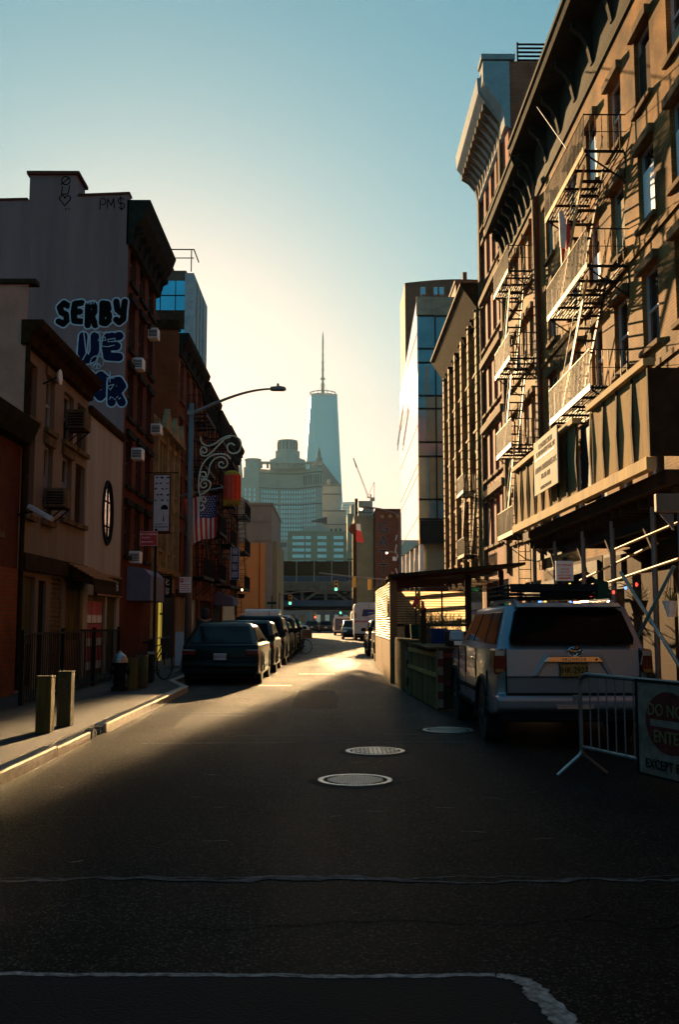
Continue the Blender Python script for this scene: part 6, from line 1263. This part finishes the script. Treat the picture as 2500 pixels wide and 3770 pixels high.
for j in range(9):
    for i in range(6 if j % 2 == 0 else 5): p = fp(6 / 13 + (7 / 13) * ((i + .6 + (.5 if j % 2 else 0)) / 6.4), .03 + .46 * j / 8.4); s.prism([(p.x + (.03 if k % 2 == 0 else .012) * math.sin(k * math.pi / 5), p.z + (.03 if k % 2 == 0 else .012) * math.cos(k * math.pi / 5)) for k in range(10)], 'y', p.y - .012, p.y - .004)
s.build('stars', 'swhite', t)
fp_ = tag(MB().tube([(XL, 40.05, 6.55), (-3.9, 40.05, 7.0)], .03, 8).build('flag_pole', 'steel'), 'pale horizontal pole reaching out from the brick tenement above the flag', 'pole')
# no standing sign
t = thing('no_standing_sign', 'red NO STANDING Anytime sign with an arrow on a dark post', 'sign', (-4.4, 24, .13))
MB().tube([(-4.24, 24.03, .13), (-4.24, 24.03, 3.75)], .032).build('post', 'iron', t); MB().box(-4.62, -4.19, 23.97, 23.99, 3.33, 3.69).build('plate', 'sred', t)
MB().tube([(-4.61, 23.965, 3.34), (-4.2, 23.965, 3.34), (-4.2, 23.965, 3.68), (-4.61, 23.965, 3.68)], .005, 4, closed=True).build('border', 'swhite', t)
text('NO STANDING', .062, 'swhite', (-4.405, 23.968, 3.615), t, depth=.002); text('Anytime', .062, 'swhite', (-4.47, 23.968, 3.535), t, depth=.002)
MB().box(-4.56, -4.3, 23.962, 23.968, 3.42, 3.435).prism([(-4.585, 3.4275), (-4.55, 3.40), (-4.55, 3.455)], 'y', 23.962, 23.968).build('arrow', 'swhite', t)
# bollards, hydrant
for i, (x, y, h, m_, lab) in enumerate(((-3.66, 12.97, .70, 'ochre', 'stained ochre square bollard nearest to the kerb edge, left of the near pair'), (-3.62, 13.8, .72, 'olive', 'olive bollard with chalky scribbles, right of the near pair'), (-4.12, 20.9, .62, 'ochre', 'ochre bollard just right of the hydrant'), (-4.0, 21.4, .66, 'olive', 'olive bollard farthest right beside the hydrant'))):
    t = thing('bollard', lab, 'bollard', (x, y, .131), 'old painted bollards'); w = .095
    MB().box(x - w, x + w, y - w, y + w, .131, .131 + h).build('post', m_, t, bevel=.012); MB().box(x - w - .006, x + w + .006, y - w - .006, y + w + .006, .131 + h, .145 + h).build('cap', 'olive', t, bevel=.004)
    if i == 1: stroke([[(x - .05, .76), (x + .05, .72), (x - .02, .66), (x + .05, .62)], [(x + .01, .6), (x - .05, .52), (x + .03, .5), (x + .02, .58)], [(x + .05, .46), (x - .03, .44), (x - .03, .34), (x + .04, .36)]], y - w, .010, 'grafg', 'scribble', t)
t = thing('fire_hydrant', 'black fire hydrant with a silver dome cap on the left pavement', 'hydrant', (-4.32, 20.6, .131)); c = (-4.32, 20.6, 0)
MB().lathe([(.17, .131), (.17, .2), (.12, .22), (.12, .62), (.15, .64), (.15, .70)], c, 18).build('barrel', 'black', t, smooth=False); MB().lathe([(.165, .70), (.16, .76), (.12, .84), (.05, .89), (.03, .93)], c, 18).build('dome', 'steel', t)
MB().lathe([(.05, -.2), (.05, .2)], (-4.32, 20.6, .52), 10, 'x').build('side_cap', 'black', t); MB().lathe([(.065, -.19), (.065, -.05)], (-4.32, 20.6, .45), 10, 'y').build('front_cap', 'black', t)
# iron fence
t = thing('iron_fence', 'black iron fence with thin upright bars in front of the grey brown house', 'fence', (-5.2, 21, .131)); s = MB()
for i in range(58): y = 17.0 + i * .131; s.box(-5.207, -5.193, y - .007, y + .007, .16, 1.30)
s.build('bars', 'iron', t); MB().box(-5.23, -5.17, 16.95, 24.65, 1.30, 1.335).box(-5.22, -5.18, 16.95, 24.65, .2, .235).build('rails', 'iron', t)
for y in (16.97, 19.5, 22.05, 24.6): MB().box(-5.235, -5.165, y - .035, y + .035, .131, 1.40).build('post', 'iron', t)
s = MB(); [s.box(-6.15 + i * .131 - .007, -6.15 + i * .131 + .007, 24.613, 24.627, .16, 1.3) for i in range(7)]; s.box(-6.15, -5.2, 24.6, 24.64, 1.302, 1.333); s.build('return_bars', 'iron', t)
tag(MB().prism([(-5.0, .135), (-4.4, .135), (-4.4, .145), (-5.0, .30)], 'y', 23.1, 24.0).build('loading_ramp', 'stone'), 'small pale wedge ramp at the foot of the iron fence', 'ramp')
# meter post with bicycle
t = thing('bike_post', 'dark post with a metal band on the left pavement, a bicycle leaning on it', 'post', (-4.15, 23.2, .131)); MB().box(-4.20, -4.10, 23.15, 23.25, .131, 1.12).build('post', 'iron', t, bevel=.01); MB().box(-4.215, -4.085, 23.135, 23.265, .78, .84).build('band', 'steel', t); MB().box(-4.34, -4.21, 23.17, 23.2, .62, .66).build('arm', 'iron', t); MB().tube([(-4.0 + .05 * math.cos(a * .6), 23.2, .38 + .05 * math.sin(a * .6)) for a in range(11)], .014, 5).build('ring', 'iron', t)
def bicycle(label, x, y, ang, group=None, m='iron', zz=.131, box=False):
    t = thing('bicycle', label, 'bicycle', (x, y, zz), group)
    def q(mb, n, mm, par=t):
        mb.v = [tuple(Vector(p) + Vector(t.location)) for p in mb.v]; return mb.build(n, mm, par)
    for c in (-.52, .52):
        wl = q(MB().tube([(c + .33 * math.cos(k * math.pi / 12), 0, .34 + .33 * math.sin(k * math.pi / 12)) for k in range(24)], .018, 6, closed=True), 'wheel', 'rubber'); s = MB()
        for k in range(10): a = k * math.pi / 5; s.bar((c, 0, .34), (c + .32 * math.cos(a), 0, .34 + .32 * math.sin(a)), .004)
        q(s, 'spokes', 'steel', wl)
    s = MB()
    for a, b in (((-.52, 0, .34), (-.15, 0, .8)), ((-.52, 0, .34), (-.05, 0, .30)), ((-.05, 0, .30), (-.18, 0, .86)), ((-.05, 0, .30), (.36, 0, .78)), ((-.15, 0, .76), (.34, 0, .84)), ((.52, 0, .34), (.34, 0, .98))): s.tube([a, b], .016, 6)
    q(s, 'frame', m); q(MB().box(-.3, -.06, -.06, .06, .88, .93), 'saddle', 'black'); q(MB().tube([(.28, -.28, 1.02), (.36, -.1, 1.0), (.36, .1, 1.0), (.28, .28, 1.02)], .014, 6), 'handlebar', 'steel')
    if box: q(MB().box(-.85, -.38, -.26, .26, .72, 1.12), 'delivery_box', 'woodo')
    t.rotation_euler = (0, 0, R(ang)); return t
bicycle('dark bicycle leaning by the post on the left pavement, its bar catching light', -4.25, 23.9, 65)
bicycle('delivery bicycle with an orange box standing out from the row of parked cars', -1.75, 47.0, 180, zz=.0, box=True)
tag(MB().box(-4.9, -4.5, 31.6, 31.66, .14, 1.2).build('menu_board', 'sgrey'), 'pale menu board standing on the left pavement past the street lamp', 'board')
tag(MB().lathe([(.22, .131), (.27, .85), (.28, .9), (.24, 1.0)], (-4.75, 33.0, 0), 14).build('litter_bin', 'iron'), 'dark litter bin beyond the menu board', 'bin')
t = thing('shop_lamp', 'lit lamp on the corner of the left row', 'lamp', (-5.4, 61, 3.4)); MB().bar((XL, 61, 3.55), (-5.45, 61, 3.55), .04).build('arm', 'iron', t); MB().ball((-5.45, 61, 3.4), .06).build('bulb', 'lampw', t); MB().lathe([(.2, 2.9), (.22, 3.15)], (-5.5, 61, 0), 12).build('drum', 'black', t)
t = thing('shop_canopy', 'lilac canvas canopy over a shop far down the left row', 'awning', (-5.7, 54, 2.5)); MB().prism([(XL + .003, 3.1), (-5.2, 2.75), (-5.2, 2.35), (XL + .003, 2.35)], 'y', 53.0, 56.0).build('canopy', 'lav', t)
# ------------------------------------------------------------------ SIGNALS AND LAMPS AT THE FAR CROSSING
def head(t, x, y, z, front, lit=2):
    b = MB().box(x - .17, x + .17, y - .14, y + .14, z, z + 1.0).build('signal_head', 'yellow', t, bevel=.02)
    f = -1 if front else 1
    for i in range(3):
        MB().lathe([(.115, 0), (.115, .02)], (x, y + (f * .15), z + .17 + .33 * i), 12, 'y').build('lens', ('lgreen' if i == 0 else 'black') if lit == 2 and front else 'black', b)
        MB().box(x - .14, x + .14, min(y + f * .145, y + f * .36), max(y + f * .145, y + f * .36), z + .28 + .33 * i, z + .305 + .33 * i).build('visor', 'yellow', b)
t = thing('traffic_signal', 'mast arm with three yellow traffic signals, one showing green, right of the crossing', 'traffic light', (5.9, 96, 0))
MB().tube([(5.9, 96, 0), (5.9, 96, 6.2)], .12).build('pole', 'polemauve', t); MB().tube([(5.9, 96, 5.4), (2, 96, 5.75), (-1.2, 96, 6.1)], .06).build('arm', 'polemauve', t)
head(t, .45, 95.85, 4.35, True); head(t, 2.2, 95.8, 4.7, False); head(t, 3.7, 95.8, 4.45, False)
t = thing('traffic_signal', 'low green traffic signal on a thin arm left of the crossing', 'traffic light', (-6.1, 101, 0))
MB().tube([(-5.2, 101, 0), (-5.2, 101, 4.3)], .11).build('pole', 'polemauve', t); MB().tube([(-5.2, 101, 4.1), (-3.5, 101, 4.4), (-1.6, 101, 4.5)], .05).build('arm', 'polemauve', t); head(t, -4.15, 100.8, 3.1, True)
t = thing('traffic_signal', 'small yellow signal seen above the bridge fence on the left', 'traffic light', (-7.4, 185, 0)); MB().tube([(-7.4, 185, 0), (-7.4, 185, 12.6)], .12).build('pole', 'polemauve', t); head(t, -7.4, 184.7, 11.6, False)
for i, (x, y) in enumerate(((-3.2, 200), (1.9, 205))):
    t = thing('traffic_signal', ('far red signal under the bridge', 'far green signal with a bright arm under the bridge')[i], 'traffic light', (x, y, 0)); MB().tube([(x, y, 0), (x, y, 3.6)], .09).build('pole', 'polemauve', t); b = MB().box(x - .2, x + .2, y - .15, y + .15, 1.9 + i * .9, 2.9 + i * .9).build('signal_head', 'yellow', t)
    MB().ball((x, y - .2, 2.2 + i * .9), .16, 1, 8, 5).build('lens', 'lred' if i == 0 else 'lgreen', b)
def lamp_r(label, x, y, zt, arm, lit, m='polemauve'):
    t = thing('street_lamp', label, 'street lamp', (x, y, 0)); MB().tube([(x, y, 0), (x, y, zt)], [.13, .08], 10).build('pole', m, t)
    MB().tube(crv((x, y, zt - .25), (x - arm * .4, y, zt + .15), (x - arm * .7, y, zt + .3), (x - arm, y, zt + .32)), .05, 8).build('arm', m, t)
    h = MB().box(x - arm - .7, x - arm + .05, y - .15, y + .15, zt + .25, zt + .4).build('lamp_head', m, t, bevel=.03)
    if lit: MB().ball((x - arm - .6, y, zt + .22), .13, 1, 8, 5).build('bulb', lit, h)
    return t
l1 = lamp_r('dark street lamp with an arm reaching left beside the white building front', 5.07, 73, 9.5, 2.3, 'lampw')
lamp_r('small street lamp glowing orange in front of the dark brick block', 7.75, 112, 8.9, .9, 'lampo')
t = thing('one_way_sign', 'black and white ONE WAY sign above the hut roof', 'sign', (5.2, 72.8, 4.9)); MB().box(4.86, 5.72, 72.78, 72.82, 4.68, 5.02).build('plate', 'black', t); MB().prism([(4.9, 4.74), (5.45, 4.74), (5.45, 4.72), (5.66, 4.85), (5.45, 4.98), (5.45, 4.96), (4.9, 4.96)], 'y', 72.76, 72.779).build('arrow', 'swhite', t); text('ONE WAY', .14, 'black', (5.2, 72.755, 4.85), t, depth=.002)
t = thing('corner_sign_post', 'slim post with a street name plate in front of the orange mural', 'sign', (-1.8 - 3.2, 84, 0)); MB().tube([(-5.0, 84, 0), (-5.0, 84, 3.6)], .05).build('post', 'iron', t); MB().box(-5.4, -4.6, 83.96, 83.99, 2.9, 3.1).build('plate', 'green', t); MB().box(-5.35, -4.65, 83.96, 83.99, 1.9, 2.15).build('lower_plate', 'swhite', t)
# ------------------------------------------------------------------ PEOPLE
def skin_mesh(name, pts, edges, m, parent, sub=2):
    off = Vector((0, 0, 0)); q = parent
    while q is not None: off += Vector(q.location); q = q.parent
    me = bpy.data.meshes.new(name); me.from_pydata([tuple(Vector(p[:3])) for p in pts], edges, []); o = bpy.data.objects.new(name, me); sc.collection.objects.link(o)
    sk = o.modifiers.new('skin', 'SKIN'); sk.use_smooth_shade = True; su = o.modifiers.new('sub', 'SUBSURF'); su.levels = sub; su.render_levels = sub
    if not me.skin_vertices: me.skin_vertices.new()
    for i, p in enumerate(pts): r_ = p[3]; me.skin_vertices[0].data[i].radius = r_ if isinstance(r_, tuple) else (r_, r_)
    me.skin_vertices[0].data[0].use_root = True; me.materials.append(K[m])
    if parent is not None: o.parent = parent
    return o
def person(label, x, y, z, ang, coat='coat', legs='jeans', hood=False, stride=.12):
    t = thing('person', label, 'person', (x, y, z)); s = stride
    B = [(0, 0, .95, (.15, .11)), (0, 0, 1.15, (.14, .10)), (0, 0, 1.38, (.17, .11)), (0, 0, 1.50, .06), (0, .02, 1.57, (.075, .085)), (0, .02, 1.67, (.078, .095)), (0, .01, 1.75, (.05, .06)),
         (-.19, 0, 1.43, .055), (-.24, -.02, 1.15, .042), (-.23, .06, .92, .033), (-.22, .09, .83, .03), (.19, 0, 1.43, .055), (.24, .02, 1.15, .042), (.23, .08, .92, .033), (.22, .11, .83, .03),
         (-.10, 0, .88, .09), (-.10, .03 + s * .3, .48, .06), (-.10, s, .08, .042), (-.10, s + .14, .04, .035), (.10, 0, .88, .09), (.10, .03 - s * .2, .48, .06), (.10, -s, .08, .042), (.10, -s + .14, .04, .035), (0, .115, 1.62, .014)]
    E_ = [(0, 1), (1, 2), (2, 3), (3, 4), (4, 5), (5, 6), (2, 7), (7, 8), (8, 9), (9, 10), (2, 11), (11, 12), (12, 13), (13, 14), (0, 15), (15, 16), (16, 17), (17, 18), (0, 19), (19, 20), (20, 21), (21, 22), (5, 23)]
    for hx, hz in ((-1, 10), (1, 14)):
        bx_, by_, bz_ = B[hz][:3]
        for k, (dx, dy, l) in enumerate(((.0, .03, .075), (0, .012, .085), (0, -.006, .08), (0, -.022, .065))): B += [(bx_, by_ + dy * .8, bz_ - .04, .009), (bx_, by_ + dy * 1.1 + .01, bz_ - .04 - l * .6, .008)]; E_ += [(hz, len(B) - 2), (len(B) - 2, len(B) - 1)]
        B += [(bx_ - hx * .02, by_ + .045, bz_ - .035, .009)]; E_ += [(hz, len(B) - 1)]
    skin_mesh('body', B, E_, 'skin', t)
    C = [(0, 0, .86, (.19, .14)), (0, 0, 1.12, (.175, .13)), (0, 0, 1.38, (.20, .135)), (0, 0, 1.49, (.09, .09)), (-.20, 0, 1.42, .075), (-.25, -.02, 1.15, .06), (-.235, .05, .93, .048), (.20, 0, 1.42, .075), (.25, .02, 1.15, .06), (.235, .07, .93, .048)]
    skin_mesh('jacket', C, [(0, 1), (1, 2), (2, 3), (2, 4), (4, 5), (5, 6), (2, 7), (7, 8), (8, 9)], coat, t)
    D = [(0, 0, .92, (.16, .125)), (-.10, 0, .84, .105), (-.10, .03 + s * .3, .48, .078), (-.10, s, .10, .06), (.10, 0, .84, .105), (.10, .03 - s * .2, .48, .078), (.10, -s, .10, .06)]
    skin_mesh('trousers', D, [(0, 1), (1, 2), (2, 3), (0, 4), (4, 5), (5, 6)], legs, t)
    c = Vector((x, y, z)); MB().lathe([(.01, .115), (.07, .10), (.105, .04), (.105, -.02), (.095, -.09), (.01, -.10)] if not hood else [(.01, .14), (.09, .115), (.13, .03), (.125, -.08), (.12, -.2), (.01, -.21)], tuple(c + Vector((0, -.02, 1.665))), 14).build('hair' if not hood else 'hood', 'hair' if not hood else coat, t, smooth=True)
    for s_ in (-.03, .03): MB().ball(tuple(c + Vector((s_, .095, 1.655))), .011, 1, 8, 5).build('eye', 'black', t)
    for s_ in (-.1, .1): MB().box(x + s_ - .05, x + s_ + .05, y + (stride if s_ < 0 else -stride) - .08, y + (stride if s_ < 0 else -stride) + .2, z + .0, z + .09).build('shoe', 'black', t, bevel=.03)
    t.rotation_euler = (0, 0, R(ang)); return t
person('person in a dark hooded coat walking on the left pavement past the first black car', -3.95, 31.5, .13, 10, hood=True)
person('person with dark hair and black jacket standing between the hut and the SUV', 3.55, 23.3, .0, 200)
person('person in a dark jacket behind the right corner of the silver SUV', 4.3, 16.6, .0, 150, coat='woodd')
# ------------------------------------------------------------------ the air
mh = bpy.data.materials.new('thin haze'); mh.use_nodes = True; _q = mh.node_tree; _q.nodes.remove(_q.nodes['Principled BSDF']); _v = _q.nodes.new('ShaderNodeVolumePrincipled')
_v.inputs['Density'].default_value = .00006; _v.inputs['Color'].default_value = (.42, .74, 1.0, 1); _v.inputs['Anisotropy'].default_value = .2; _q.links.new(_v.outputs[0], _q.nodes['Material Output'].inputs['Volume'])
tag(box(-420, 420, -60, 1960, -1.2, 548).build('haze', mh), kind='stuff')
